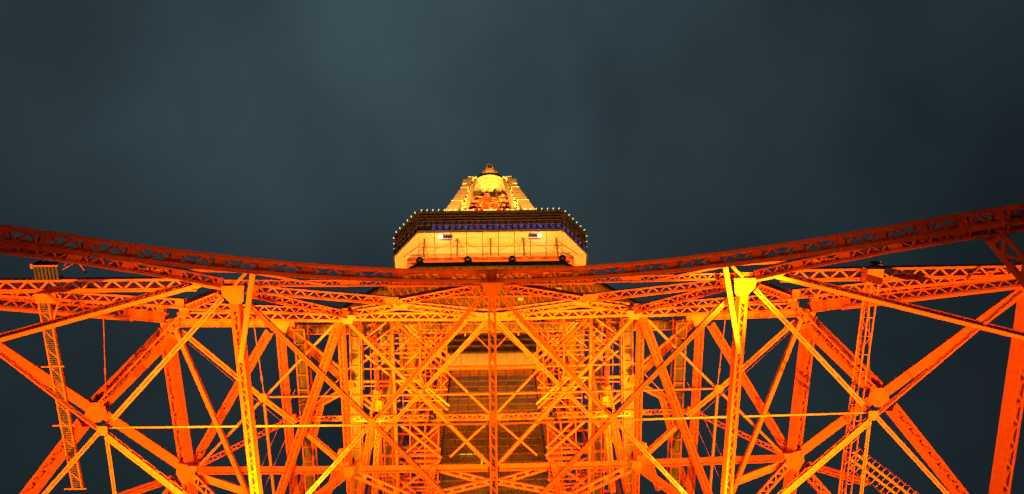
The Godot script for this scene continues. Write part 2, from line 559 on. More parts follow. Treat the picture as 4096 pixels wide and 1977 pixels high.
# ---------------------------------------------------------------- shaft, gallery, deck, observatory
func shaft() -> void:
	var o := thing("elevator_shaft", "tall brown glazed elevator shaft in the middle of the tower", "elevator shaft", Vector3(0, 60, -50))
	var glass := []
	for k in 4:
		var g := paint([Color(0.20, 0.120, 0.030), Color(0.165, 0.10, 0.026), Color(0.225, 0.135, 0.034), Color(0.14, 0.085, 0.024)][k], 0.22, 0.5, 30 + k, 0.03)
		g.metallic_specular = 0.6
		glass.append(g)
	var rows := 23
	var cols := 9
	var pw := 10.9 / cols
	for r in rows:
		for c in cols:
			var y := r * 1.67 + 0.83
			block("glass_panel", Vector3(-5.45 + pw * (c + 0.5), y, 6.0 - 0.06 + 0.02 * (rng.randf() - 0.5)), Vector3(pw - 0.12, 1.5, 0.06), glass[rng.randi() % 4], o)
	for r in rows + 1:
		block("transom", Vector3(0, r * 1.67, 6.0), Vector3(10.9, 0.09, 0.12), brown, o)
		if r < rows:
			block("spandrel", Vector3(0, r * 1.67 + 0.5, 5.93), Vector3(10.9, 0.05, 0.05), brown, o)
	for c in cols + 1:
		block("mullion", Vector3(-5.45 + pw * c, 19.2, 6.01), Vector3(0.09, 38.4, 0.14), brown, o)
	block("core_wall", Vector3(0, 19, 0), Vector3(10.9, 38, 11.6), dark, o)
	# corner posts, plated
	for s in [-1.0, 1.0]:
		for r in 12:
			block("corner_plate", Vector3(6.45 * s, 3.6 * r + 1.8, 5.6), Vector3(1.45, 3.52, 0.9), steel if s > 0 or r > 9 else steel_worn, o)
			block("corner_joint", Vector3(6.45 * s, 3.6 * r, 5.62), Vector3(1.5, 0.12, 0.96), brown, o)
	# header band over the glass
	for c in 12:
		block("header_panel", Vector3(-5.9 + 1.073 * c, 40.7, 6.35), Vector3(1.05, 4.1, 0.3), cream, o)
	block("header_beam", Vector3(0, 43.0, 6.3), Vector3(13.0, 0.3, 0.6), brown, o)
	block("header_sill", Vector3(0, 38.5, 6.3), Vector3(13.0, 0.22, 0.6), steel, o)
	# dark machine storey above
	block("upper_wall", Vector3(0, 58, 4.2), Vector3(13.4, 30, 1.0), dark, o)
	for c in 9:
		block("upper_mullion", Vector3(-6.0 + 1.5 * c, 55, 4.9), Vector3(0.22, 24, 0.3), brown, o)
	for r in 7:
		block("upper_rail", Vector3(0, 44.5 + r * 2.4, 4.95), Vector3(13.2, 0.24, 0.3), brown, o)
	# a lit landing behind the glass
	var lamp := glow(Color(1.0, 0.85, 0.25), 0.9)
	for c in 3:
		block("strip_lamp", Vector3(-3.3 + 0.75 * c, 16.6, 6.12), Vector3(0.62, 0.1, 0.06), lamp, o)
	for r in 6:
		block("strip_lamp", Vector3(-1.25, 14.2 + 0.42 * r, 6.12), Vector3(0.16, 0.26, 0.06), lamp, o)
	block("strip_lamp", Vector3(-1.05, 22.6, 6.12), Vector3(0.2, 0.2, 0.06), lamp, o)
	# open guide frames on both sides, dark cladding behind their upper halves
	for s in [-1.0, 1.0]:
		for x in [7.9, 9.1, 10.4, 12.6]:
			block("guide_post", Vector3(x * s, 38, 5.2), Vector3(0.3, 76, 0.3), steel_worn, o)
		for r in 24:
			block("guide_rail", Vector3(9.4 * s, 1.0 + r * 3.1, 5.35), Vector3(5.6 if r % 2 else 3.4, 0.22, 0.2), steel_worn, o)
			var m := Mb.new()
			var up := 3.1 if r % 2 else -3.1
			m.bar(Vector3(7.9 * s, 2.55 + r * 3.1 - up / 2, 5.0), Vector3(10.4 * s, 2.55 + r * 3.1 + up / 2, 5.0), Vector3(0, 0.09, 0), Vector3(0, 0, 0.07))
			put("guide_brace", m, steel_worn, o)
		for r in 12:
			block("cladding_panel", Vector3(9.2 * s, 28 + r * 4.0, 2.6), Vector3(4.2, 3.9, 0.2), dark, o)
		var e := Mb.new()
		for r in 60:
			e.tube(Vector3(6.05 * s, 0.6 + r * 0.62, 6.2), Vector3(5.75 * s, 0.8 + r * 0.62, 6.25), 0.09, 5)
		var q := put("cable_clips", e, dark, o)
		q.set_meta("kind", "stuff")

func gallery() -> void:
	var y := 99.4
	var o := thing("service_gallery", "broad dark-edged service gallery below the observation deck, underside lit orange", "gallery", Vector3(0, y, -34))
	var m := Mb.new()
	m.prism(PackedVector3Array([Vector3(-9.8, 0.5, 4.2), Vector3(9.8, 0.5, 4.2), Vector3(21.5, 0.5, -2.6), Vector3(21.5, 0.5, -3.6), Vector3(-21.5, 0.5, -3.6), Vector3(-21.5, 0.5, -2.6)]), Vector3.UP * 0.3)
	put("slab", m, brown, o)
	var f := Mb.new()
	f.bar(Vector3(-9.8, 0.9, 4.25), Vector3(9.8, 0.9, 4.25), Vector3.UP * 0.9, Vector3.BACK * 0.1)
	f.bar(Vector3(9.8, 0.9, 4.25), Vector3(21.6, 0.9, -2.6), Vector3.UP * 0.9, Vector3.BACK * 0.1)
	f.bar(Vector3(-9.8, 0.9, 4.25), Vector3(-21.6, 0.9, -2.6), Vector3.UP * 0.9, Vector3.BACK * 0.1)
	put("fascia", f, dark, o)
	for i in 43:
		var x := -21.0 + i
		var z0 := 4.0 if absf(x) < 9.8 else 4.0 - (absf(x) - 9.8) * 0.58
		var j := Mb.new()
		j.bar(Vector3(x, 0.2, z0), Vector3(x, 0.2, -3.5), Vector3.RIGHT * 0.06, Vector3.UP * 0.22)
		put("joist", j, steel_worn, o)
	for k in 5:
		var z := 3.4 - k * 1.6
		var half := 21.0 if z < -1.6 else 9.8 + (4.0 - z) * 1.7
		var j := Mb.new()
		j.bar(Vector3(-half, -0.15, z), Vector3(half, -0.15, z), Vector3.UP * 0.2, Vector3.BACK * 0.1)
		put("girder", j, steel, o)
		for i in 26:
			var d := Mb.new()
			var x := -half + half * 2 * (i + 0.5) / 26
			d.bar(Vector3(x - 0.5, -0.3, z - 0.1), Vector3(x + 0.5, -0.3, z - 1.5), Vector3.RIGHT * 0.07, Vector3.UP * 0.05)
			put("soffit_brace", d, steel, o)
	for i in 12:
		block("lamp_box", Vector3(-14.0 + 2.55 * i, -0.45, 1.2 - (i % 3) * 1.3), Vector3(0.7, 0.25, 0.4), cream if i % 2 else zinc, o)
	var r := Mb.new()
	r.bar(Vector3(-9.8, 2.3, 4.2), Vector3(9.8, 2.3, 4.2), Vector3.UP * 0.04, Vector3.BACK * 0.04)
	r.bar(Vector3(-9.8, 2.0, 4.2), Vector3(9.8, 2.0, 4.2), Vector3.UP * 0.03, Vector3.BACK * 0.03)
	for i in 21: r.bar(Vector3(-9.8 + 0.98 * i, 1.2, 4.2), Vector3(-9.8 + 0.98 * i, 2.3, 4.2), Vector3.RIGHT * 0.03, Vector3.BACK * 0.03)
	put("guard_rail", r, dark, o)

func lights_texture(k: int) -> ImageTexture:
	var im := Image.create(96, 64, false, Image.FORMAT_RGB8)
	im.fill(Color(0.02, 0.015, 0.06))
	for i in 520:
		var x := rng.randi() % 95
		var y := rng.randi() % 63
		var c: Color = [Color(0.12, 0.14, 0.75), Color(0.25, 0.22, 0.95), Color(0.55, 0.6, 1.0), Color(0.35, 0.15, 0.6), Color(0.1, 0.08, 0.4)][(rng.randi() + k) % 5]
		im.set_pixel(x, y, c)
		if i % 3 == 0: im.set_pixel(x + 1, y, c)
	return ImageTexture.create_from_image(im)

func facade(o: Node3D, b0: Vector3, b1: Vector3, t0: Vector3, t1: Vector3, panes: int, lit: int) -> void:
	# one side of the deck: b0, b1 the foot of the wall, t0, t1 its top; it leans out a little
	var side := Node3D.new()
	side.name = "facade"
	o.add_child(side, true)
	var along := (b1 - b0).normalized()
	var up := ((t0 + t1) / 2 - (b0 + b1) / 2).normalized()
	var out := along.cross(up)
	var at := func(f: float, y: float, off: float) -> Vector3:
		return b0.lerp(b1, f).lerp(t0.lerp(t1, f), y / 11.0) + out * off
	var fb := func(called: String, f: float, y: float, off: float, sx: float, sy: float, sz: float, mat: Material) -> void:
		var m := block(called, Vector3.ZERO, Vector3.ONE, mat, side)
		m.transform = Transform3D(Basis(along * sx, up * sy, out * sz), at.call(f, y, off))
	var l := b0.distance_to(b1)
	var l1 := t0.distance_to(t1)
	fb.call("wall", 0.5, 5.4, -0.6, l, 10.8, 0.4, dark)
	fb.call("sill", 0.5, 0.14, 0.0, l + 0.05, 0.34, 0.3, dark)
	for i in panes:
		var f := (i + 0.5) / panes
		var w := l / panes
		fb.call("window_pane", f, 1.75, -0.12, (w - 0.3) * (1.0 if i % 2 else -1.0), 2.7, 0.06, windows[i % 3] if lit > 0 and i >= lit - 1 else night_glass)
		fb.call("upper_pane", f, 4.6, -0.14, w - 0.16, 1.5, 0.06, purple if lit > 0 else night_glass)
		fb.call("mullion", float(i) / panes, 2.9, -0.05, 0.26, 5.2, 0.2, black)
		for r in (3 if out.z > -0.5 else 0):
			fb.call("louvre_panel", f, 6.5 + r * 1.6, -0.2, w - 0.1, 1.3, 0.1, louvre if (i * 7 + r * 3) % 5 > 1 else dark)
	for y in [3.35, 5.65, 7.3, 8.9, 10.3]:
		fb.call("transom", 0.5, y, 0.0, lerpf(l, l1, y / 11.0), 0.26, 0.3, dark if y < 9.0 else louvre)
	fb.call("parapet", 0.5, 10.9, 0.06, l1 + 0.2, 0.5, 0.4, louvre)
	var k := int(round(l1 / 1.12))
	for i in k:
		var m := Mb.new()
		var p: Vector3 = at.call((i + 0.5) / k, 11.1, 0.2)
		m.tube(p, p + Vector3.UP * 0.15 + out * 0.2, 0.03, 5)
		m.tube(p + Vector3.UP * 0.12 + out * 0.18, p + Vector3.UP * 0.36 + out * 0.32 + along * 0.1, 0.07, 7)
		put("parapet_lamp", m, bulb, side)

var windows := []
var night_glass: StandardMaterial3D
var purple: StandardMaterial3D
var bulb: StandardMaterial3D

func deck() -> void:
	var base := Vector3(0, 139.1, -52.6)
	var o := thing("observation_deck", "eight-sided observation deck with cream soffit, blue-lit windows and bulbs along its parapet", "observation deck", base)
	for k in 3:
		var m := plain(Color(0.01, 0.01, 0.03), 0.15)
		m.emission_enabled = true
		m.emission = Color.WHITE
		m.emission_operator = BaseMaterial3D.EMISSION_OP_MULTIPLY
		m.emission_texture = lights_texture(k)
		m.emission_energy_multiplier = 4.5
		windows.append(m)
	night_glass = plain(Color(0.018, 0.016, 0.022), 0.12)
	purple = plain(Color(0.03, 0.02, 0.05), 0.2)
	purple.emission_enabled = true
	purple.emission = Color(0.22, 0.12, 0.24)
	purple.emission_energy_multiplier = 0.3
	bulb = glow(Color(1.0, 0.84, 0.55), 2.2)
	var h := 17.65
	var q := 13.1
	var eight := func(u: float, v: float, y: float) -> Array:
		return [Vector3(-u, y, v), Vector3(-v, y, u), Vector3(v, y, u), Vector3(u, y, v), Vector3(u, y, -v), Vector3(v, y, -u), Vector3(-v, y, -u), Vector3(-u, y, -v)]
	var c: Array = eight.call(h, q, 0.0)
	var top: Array = eight.call(18.6, 14.0, 11.0)
	var panes := [6, 23, 6, 23, 6, 23, 6, 23]
	var lit := [0, 3, 1, 1, 0, 0, 0, 0]
	for i in 8:
		facade(o, c[i], c[(i + 1) % 8], top[i], top[(i + 1) % 8], panes[i], lit[i])
	var roof := Mb.new()
	roof.prism(PackedVector3Array(eight.call(18.3, 13.8, 0.0)), Vector3.UP * 0.3)
	put("roof", roof, dark, o, Vector3(0, 10.4, 0))
	# cream soffit: a ring of panels, the middle recessed and dark
	for i in 9:
		var x := -q + q * 2 / 9 * (i + 0.5)
		for r in 2:
			block("soffit_panel", Vector3(x, -0.05 - 0.01 * ((i + r) % 2), h - 1.6 - r * 2.75), Vector3(q * 2 / 9 - 0.13, 0.12, 2.62), cream, o)
		for s in [-1.0, 1.0]:
			block("soffit_panel", Vector3((h - 2.6) * s, -0.05, x), Vector3(5.0, 0.12, q * 2 / 9 - 0.06), cream, o)
	block("soffit_bed", Vector3(0, 0.2, 12.0), Vector3(26.0, 0.2, 10.8), brown, o)
	for s in [-1.0, 1.0]:
		var m := Mb.new()
		m.prism(PackedVector3Array([Vector3(q * s, 0, h - 0.2), Vector3((h - 0.2) * s, 0, q), Vector3(q * s, 0, q)]), Vector3.UP * 0.12)
		put("soffit_panel", m, cream, o, Vector3(0, -0.12, 0))
	block("recess", Vector3(0, 1.6, -4), Vector3(27, 0.3, 28), brown, o)
	for i in 8:
		block("recess_beam", Vector3(-12 + 3.43 * i, 0.9, -4), Vector3(0.4, 0.9, 28), brown if i % 2 else steel_worn, o)
		block("recess_cross_beam", Vector3(0, 0.6, 9.0 - 3.4 * i), Vector3(27, 0.5, 0.35), steel_worn, o)
	# seam ribs and the shallow trusses under the front soffit
	for i in 5:
		var x: float = [-12.0, -6.0, 0.0, 6.0, 12.0][i]
		var m := Mb.new()
		m.bar(Vector3(x, -0.3, 16.3), Vector3(x, -3.8, 13.9), Vector3.RIGHT * 0.15, Vector3.UP * 0.2)
		put("bracket", m, brown, o)
	for i in 4:
		var x := -12.0 + 6.0 * i
		var m := Mb.new()
		m.bar(Vector3(x, -3.6, 14.1), Vector3(x + 6.0, -0.5, 16.1), Vector3.UP * 0.025, Vector3.BACK * 0.025) if i % 2 == 0 else m.bar(Vector3(x, -0.5, 16.1), Vector3(x + 6.0, -3.6, 14.1), Vector3.UP * 0.025, Vector3.BACK * 0.025)
		put("soffit_brace", m, steel_worn, o)
	block("soffit_rail", Vector3(0, -0.3, 16.3), Vector3(24.6, 0.16, 0.14), cream, o)
	block("soffit_rail", Vector3(0, -1.7, 15.3), Vector3(24, 0.1, 0.1), cream, o)
	for s in [-1.0, 1.0]:
		for k in 4:
			var m := Mb.new()
			m.bar(Vector3(12.0 * s, -0.6 - 0.7 * k, 15.8 - k * 0.7), Vector3((16.0 - k * 0.2) * s, -0.4, 12.9 - 2.2 * k), Vector3.UP * 0.07, Vector3.BACK * 0.07)
			put("soffit_brace", m, steel_worn, o)
	var chord := Mb.new()
	for y in [-3.9, -5.6]: chord.bar(Vector3(-14.6, y, 13.6), Vector3(14.6, y, 13.6), Vector3.UP * 0.12, Vector3.BACK * 0.16)
	for i in 24: chord.bar(Vector3(-14.6 + i * 1.217, -3.9 if i % 2 else -5.6, 13.65), Vector3(-14.6 + (i + 1) * 1.217, -5.6 if i % 2 else -3.9, 13.65), Vector3.UP * 0.1, Vector3.BACK * 0.06)
	for i in 13: chord.bar(Vector3(-14.6 + i * 2.433, -5.6, 13.7), Vector3(-14.6 + i * 2.433, -3.9, 13.7), Vector3.RIGHT * 0.12, Vector3.BACK * 0.1)
	chord.bar(Vector3(-14.0, -4.8, 12.9), Vector3(14.0, -4.8, 12.9), Vector3.UP * 0.8, Vector3.BACK * 0.1)
	put("lower_chord", chord, steel_worn, o)
	for s in [-1.0, 1.0]:
		var m := Mb.new()
		m.bar(Vector3(14.6 * s, -4.6, 13.4), Vector3(15.6 * s, -4.6, -14), Vector3.UP * 0.5, Vector3.RIGHT * 0.2)
		put("lower_chord", m, steel_worn, o)
		# look-down windows
		block("window_frame", Vector3(8.0 * s, -0.14, 16.5), Vector3(2.2, 0.12, 1.1), brown, o)
		block("lookdown_window", Vector3(8.0 * s, -0.2, 16.5), Vector3(1.9, 0.06, 0.8), windows[0], o)
		var g := thing("globe_lamp", "round white globe lamp under the deck soffit beside the %s small window" % ["left" if s < 0 else "right"], "lamp", base + Vector3((9.0 if s < 0 else 8.9) * s, -0.9, 16.9), "globe lamps under the deck")
		var b := Mb.new()
		b.lathe(Vector3.ZERO, [Vector2(0.0, -0.42), Vector2(0.24, -0.35), Vector2(0.38, -0.18), Vector2(0.42, 0.0), Vector2(0.38, 0.18), Vector2(0.24, 0.35), Vector2(0.0, 0.42)], 16)
		put("bulb", b, glow(Color(1.0, 0.9, 0.62), 3.0), g)
		block("stem", Vector3(0, 0.6, 0), Vector3(0.08, 0.4, 0.08), dark, g)
		var l := OmniLight3D.new()
		l.name = "lamp_light"
		l.light_color = Color(1, 0.85, 0.55)
		l.light_energy = 2.0
		l.light_size = 0.4
		l.omni_range = 100.0
		l.omni_attenuation = 2.0
		l.shadow_enabled = true
		l.position = Vector3(0, -0.55, 0)
		g.add_child(l, true)

func observatory() -> void:
	var o := thing("upper_observatory", "round upper observatory with pale dished underside high above the deck", "observatory", Vector3(0, 251.5, -52.6))
	var m := Mb.new()
	m.lathe(Vector3.ZERO, [Vector2(0.0, 1.9), Vector2(3.0, 1.5), Vector2(5.0, 0.6), Vector2(6.0, -0.3)], 40)
	put("dish", m, cream, o)
	var r := Mb.new()
	r.lathe(Vector3.ZERO, [Vector2(6.0, -0.4), Vector2(6.5, -0.5), Vector2(6.55, 0.1), Vector2(6.05, 0.1)], 40)
	put("inner_ring", r, cream, o)
	var t := Mb.new()
	t.lathe(Vector3.ZERO, [Vector2(6.5, 0.3), Vector2(7.5, 1.1), Vector2(7.55, 1.5)], 40)
	put("soffit_ring", t, cream, o)
	for i in 40:
		var u := TAU * i / 40
		var w := TAU * (i + 1) / 40
		var b := Mb.new()
		b.bar(Vector3(cos(u) * (6.65 if i % 2 else 7.35), 0.0 if i % 2 else 0.75, sin(u) * (6.65 if i % 2 else 7.35)), Vector3(cos(w) * (7.35 if i % 2 else 6.65), 0.75 if i % 2 else 0.0, sin(w) * (7.35 if i % 2 else 6.65)), Vector3.UP * 0.07, Vector3(cos(u), 0, sin(u)) * 0.05)
		put("ring_brace", b, steel, o)
	var d := Mb.new()
	d.lathe(Vector3.ZERO, [Vector2(7.0, 1.5), Vector2(7.0, 8.5), Vector2(6.6, 10.0), Vector2(0.0, 11.4)], 40)
	put("window_drum", d, black, o)
	for i in 20:
		var u := TAU * i / 20
		block("drum_mullion", Vector3(cos(u) * 7.02, 5.0, sin(u) * 7.02), Vector3(0.12, 6.0, 0.12), dark, o)
	var a := thing("antenna_mast", "rust-orange antenna mast top standing above the upper observatory", "antenna mast", Vector3(0, 271, -52.6))
	var b0 := Mb.new()
	b0.lathe(Vector3.ZERO, [Vector2(2.9, 12.0), Vector2(3.0, 22.0), Vector2(2.6, 23.0), Vector2(2.3, 25.0), Vector2(1.9, 25.4)], 12)
	put("base_drum", b0, cream, a)
	var s := Mb.new()
	s.lathe(Vector3.ZERO, [Vector2(1.8, 25.0), Vector2(1.9, 29.0), Vector2(1.4, 30.0), Vector2(1.4, 36.0), Vector2(0.7, 37.0), Vector2(0.6, 45.0), Vector2(0.25, 46.0), Vector2(0.2, 52.0), Vector2(0.0, 52.2)], 10)
	put("spire", s, steel, a)
	for k in 7:
		var e := Mb.new()
		e.lathe(Vector3(0, 25.5 + k * 2.6, 0), [Vector2(2.2 - k * 0.17, 0), Vector2(2.3 - k * 0.17, 0.2), Vector2(2.2 - k * 0.17, 0.4)], 12)
		put("spire_ring", e, steel if k % 2 else cream, a)
	for k in 8:
		var u := TAU * (k + 0.5) / 8
		block("antenna_panel", Vector3(cos(u) * 2.9, 24.6, sin(u) * 2.9), Vector3(0.3, 2.4, 0.3), steel, a)
	var p := Mb.new()
	p.tube(Vector3(0, -13, 0), Vector3(0, 13, 0), 1.6, 10)
	put("neck", p, steel, a)

func upper_tower() -> void:
	# the tower above the deck: four pale legs leaning in, panelled, with a lattice core between
	for s in [-1.0, 1.0]:
		for z in [1.0, -1.0]:
			var a := Vector3(11.0 * s, 149.5, 11.6 * z)
			var b := Vector3(6.2 * s, 251.0, 6.6 * z)
			var m := Mb.new()
			for k in 16:
				var p := a.lerp(b, k / 16.0 + 0.002)
				var q := a.lerp(b, (k + 1) / 16.0 - 0.002)
				m.bar(p, q, Vector3(1.9 - k * 0.078, 0, 0), Vector3(0, 0, 1.7 - k * 0.07))
				if k % 4 == 3: m.box(q, Vector3(1.98 - k * 0.078, 0, 0), Vector3(0, 0.2, 0), Vector3(0, 0, 1.78 - k * 0.07))
			put("upper_leg", m, cream, tower)
			var inner := Mb.new()
			for k in 14:
				var p := a.lerp(b, k / 14.0) - Vector3((4.0 - k * 0.17) * s, 0, 0.3 * z)
				var q := a.lerp(b, (k + 1) / 14.0) - Vector3((3.83 - k * 0.17) * s, 0, 0.3 * z)
				var e := a.lerp(b, (k + 0.5) / 14.0) - Vector3(1.2 * s, 0, 0.3 * z)
				inner.bar(p, q, Vector3(0.4, 0, 0), Vector3(0, 0, 0.4))
				inner.bar(p, e, Vector3(0, 0.28, 0), Vector3(0, 0, 0.2))
				inner.bar(e, q, Vector3(0, 0.28, 0), Vector3(0, 0, 0.2))
			put("leg_lattice", inner, cream, tower)
			if z > 0.0:
				var hb := Mb.new()
				hb.bar(b + Vector3(0, -0.6, 0), Vector3(4.2 * s, 252.4, 6.6), Vector3(0, 0.9, 0), Vector3(0, 0, 0.5))
				hb.bar(b + Vector3(-0.6 * s, -3.0, 0), Vector3(5.6 * s, 252.0, 5.0), Vector3(0.5, 0, 0), Vector3(0, 0, 0.5))
				put("ring_haunch", hb, cream, tower)
			var c := a.lerp(b, 0.86)
			block("service_box", c + Vector3(0.75 * s, 0, 0.2 * z), Vector3(1.2, 7.0, 1.8), cream, tower)
	for k in 8:
		var y := 160.0 + k * 10.6
		var h := lerpf(11.0, 6.2, (y - 149.5) / 101.5) + 0.2
		for z in ([1.0, -1.0] if k < 1 else [-1.0]):
			block("upper_tie", Vector3(0, y, h * z), Vector3(h * 2, 0.5, 0.5), cream if k < 3 or k > 6 else steel, tower)
		for z in [1.0, -1.0]:
			block("upper_tie", Vector3(h * z, y, 0), Vector3(0.5, 0.5, h * 2), cream if k < 3 or k > 6 else steel, tower)
		var h2 := h - 0.6
		for z in [1.0, -1.0]:
			for s in [-1.0, 1.0]:
				var m := Mb.new()
				if z < 0.0: m.bar(Vector3(-h * s, y, h * z * 0.98), Vector3(h2 * s, y + 10.6, h2 * z), Vector3.RIGHT * 0.2, Vector3.BACK * 0.16)
				m.bar(Vector3(h * z * 0.98, y, -h * s), Vector3(h2 * z, y + 10.6, h2 * s), Vector3.RIGHT * 0.2, Vector3.BACK * 0.16)
				put("upper_brace", m, steel, tower)
	# inner core: stacked orange landings and aerial gear
	for k in 8:
		var y := 168.0 + k * 7.6
		var h := lerpf(7.6, 5.6, k / 7.0)
		var m := Mb.new()
		for z in [1.0, -1.0]:
			m.bar(Vector3(-h, y, h * z), Vector3(h, y, h * z), Vector3.UP * 0.5, Vector3.BACK * 0.25)
			m.bar(Vector3(h * z, y, -h), Vector3(h * z, y, h), Vector3.UP * 0.5, Vector3.RIGHT * 0.25)
			m.bar(Vector3(-h, y, h * z), Vector3(h, y + 7.6, h * z), Vector3.UP * 0.3, Vector3.BACK * 0.2)
			m.bar(Vector3(h, y, h * z), Vector3(-h, y + 7.6, h * z), Vector3.UP * 0.3, Vector3.BACK * 0.2)
			for x in [-1.0, 1.0]: m.bar(Vector3(h * x, y, h * z), Vector3(h * x * 0.97, y + 7.6, h * z * 0.97), Vector3.RIGHT * 0.35, Vector3.BACK * 0.35)
		m.bar(Vector3(0, y, h), Vector3(0, y + 7.6, h), Vector3.RIGHT * 0.2, Vector3.BACK * 0.2)
		put("core_frame", m, steel, tower)
		for i in 5:
			var x := -h + 2 * h * (i + 0.15 + 0.7 * rng.randf()) / 5
			var d := Mb.new()
			d.tube(Vector3(x, y + 1.0 + rng.randf() * 5, h + 0.2), Vector3(x + rng.randf() - 0.5, y + 1.4 + rng.randf() * 4, h + 0.9), 0.3 + rng.randf() * 0.6, 9, 0.3 + rng.randf() * 0.5)
			put("aerial_drum", d, brown if (i * 5 + k * 3) % 7 < 3 else steel_worn, tower)
		block("core_floor", Vector3(0, y + 0.8, 0), Vector3(h * 1.9, 0.2, h * 1.9), brown, tower)
	for i in 3:
		block("lamp_box", Vector3(-5.4 + 5.4 * i, 187.0, 10.2), Vector3(3.2, 1.6, 0.8), cream, tower)

func cladding_feet() -> void:
	# what carries the girders outside the picture: the four legs down to the ground
	for s in [-1.0, 1.0]:
		for z in [-14.0, -93.0]:
			var m := Mb.new()
			var a := Vector3(44.0 * s, 0, z)
			var b := Vector3(37.0 * s, 44.0, -20.0 if z > -50.0 else -84.0)
			for x in [-1.0, 1.0]:
				for y in [-1.0, 1.0]:
					m.bar(a + Vector3(x * 4.0, 0, y * 4.0), b + Vector3(x * 1.6, 0, y * 1.6), Vector3.RIGHT * 0.55, Vector3.BACK * 0.55)
			for k in 8:
				var p := a.lerp(b, (k + 0.5) / 8)
				var r := lerpf(4.0, 1.6, (k + 0.5) / 8)
				for x in [-1.0, 1.0]:
					m.bar(p + Vector3(-r, 0, r * x), p + Vector3(r, 2.5, r * x), Vector3.UP * 0.2, Vector3.BACK * 0.2)
					m.bar(p + Vector3(r * x, 0, -r), p + Vector3(r * x, 2.5, r), Vector3.UP * 0.2, Vector3.RIGHT * 0.2)
			put("leg", m, steel, tower, -TOWER_BASE)
			var f := Mb.new()
			f.box(Vector3(0, 0.6, 0), Vector3.RIGHT * 6, Vector3.UP * 0.6, Vector3.BACK * 6)
			put("footing", f, zinc, tower, a - TOWER_BASE)
	for s in [-1.0, 1.0]:
		for k in 6:
			# the arch runs on down to the feet
			var u := k / 6.0
			var a2 := Vector3(lerpf(15.35, 17.6, u) * s, 22.4 * (1.0 - u), lerpf(-4.85, 3.6, u))
			var u2 := (k + 1) / 6.0
			var b2 := Vector3(lerpf(15.35, 17.6, u2) * s, 22.4 * (1.0 - u2), lerpf(-4.85, 3.6, u2))
			var m := Mb.new()
			m.bar(a2, b2, Vector3.RIGHT * 0.3, Vector3.BACK * 0.3)
			put("arch_foot", m, steel, tower, -TOWER_BASE)

func ground() -> void:
	var m := Mb.new()
	m.box(Vector3(0, -0.15, -50), Vector3(900, 0, 0), Vector3(0, 0.15, 0), Vector3(0, 0, 900))
	var p := paint(Color(0.10, 0.095, 0.09), 0.9, 0.4, 23)
	var o := put("ground", m, p)
	o.set_meta("kind", "structure")

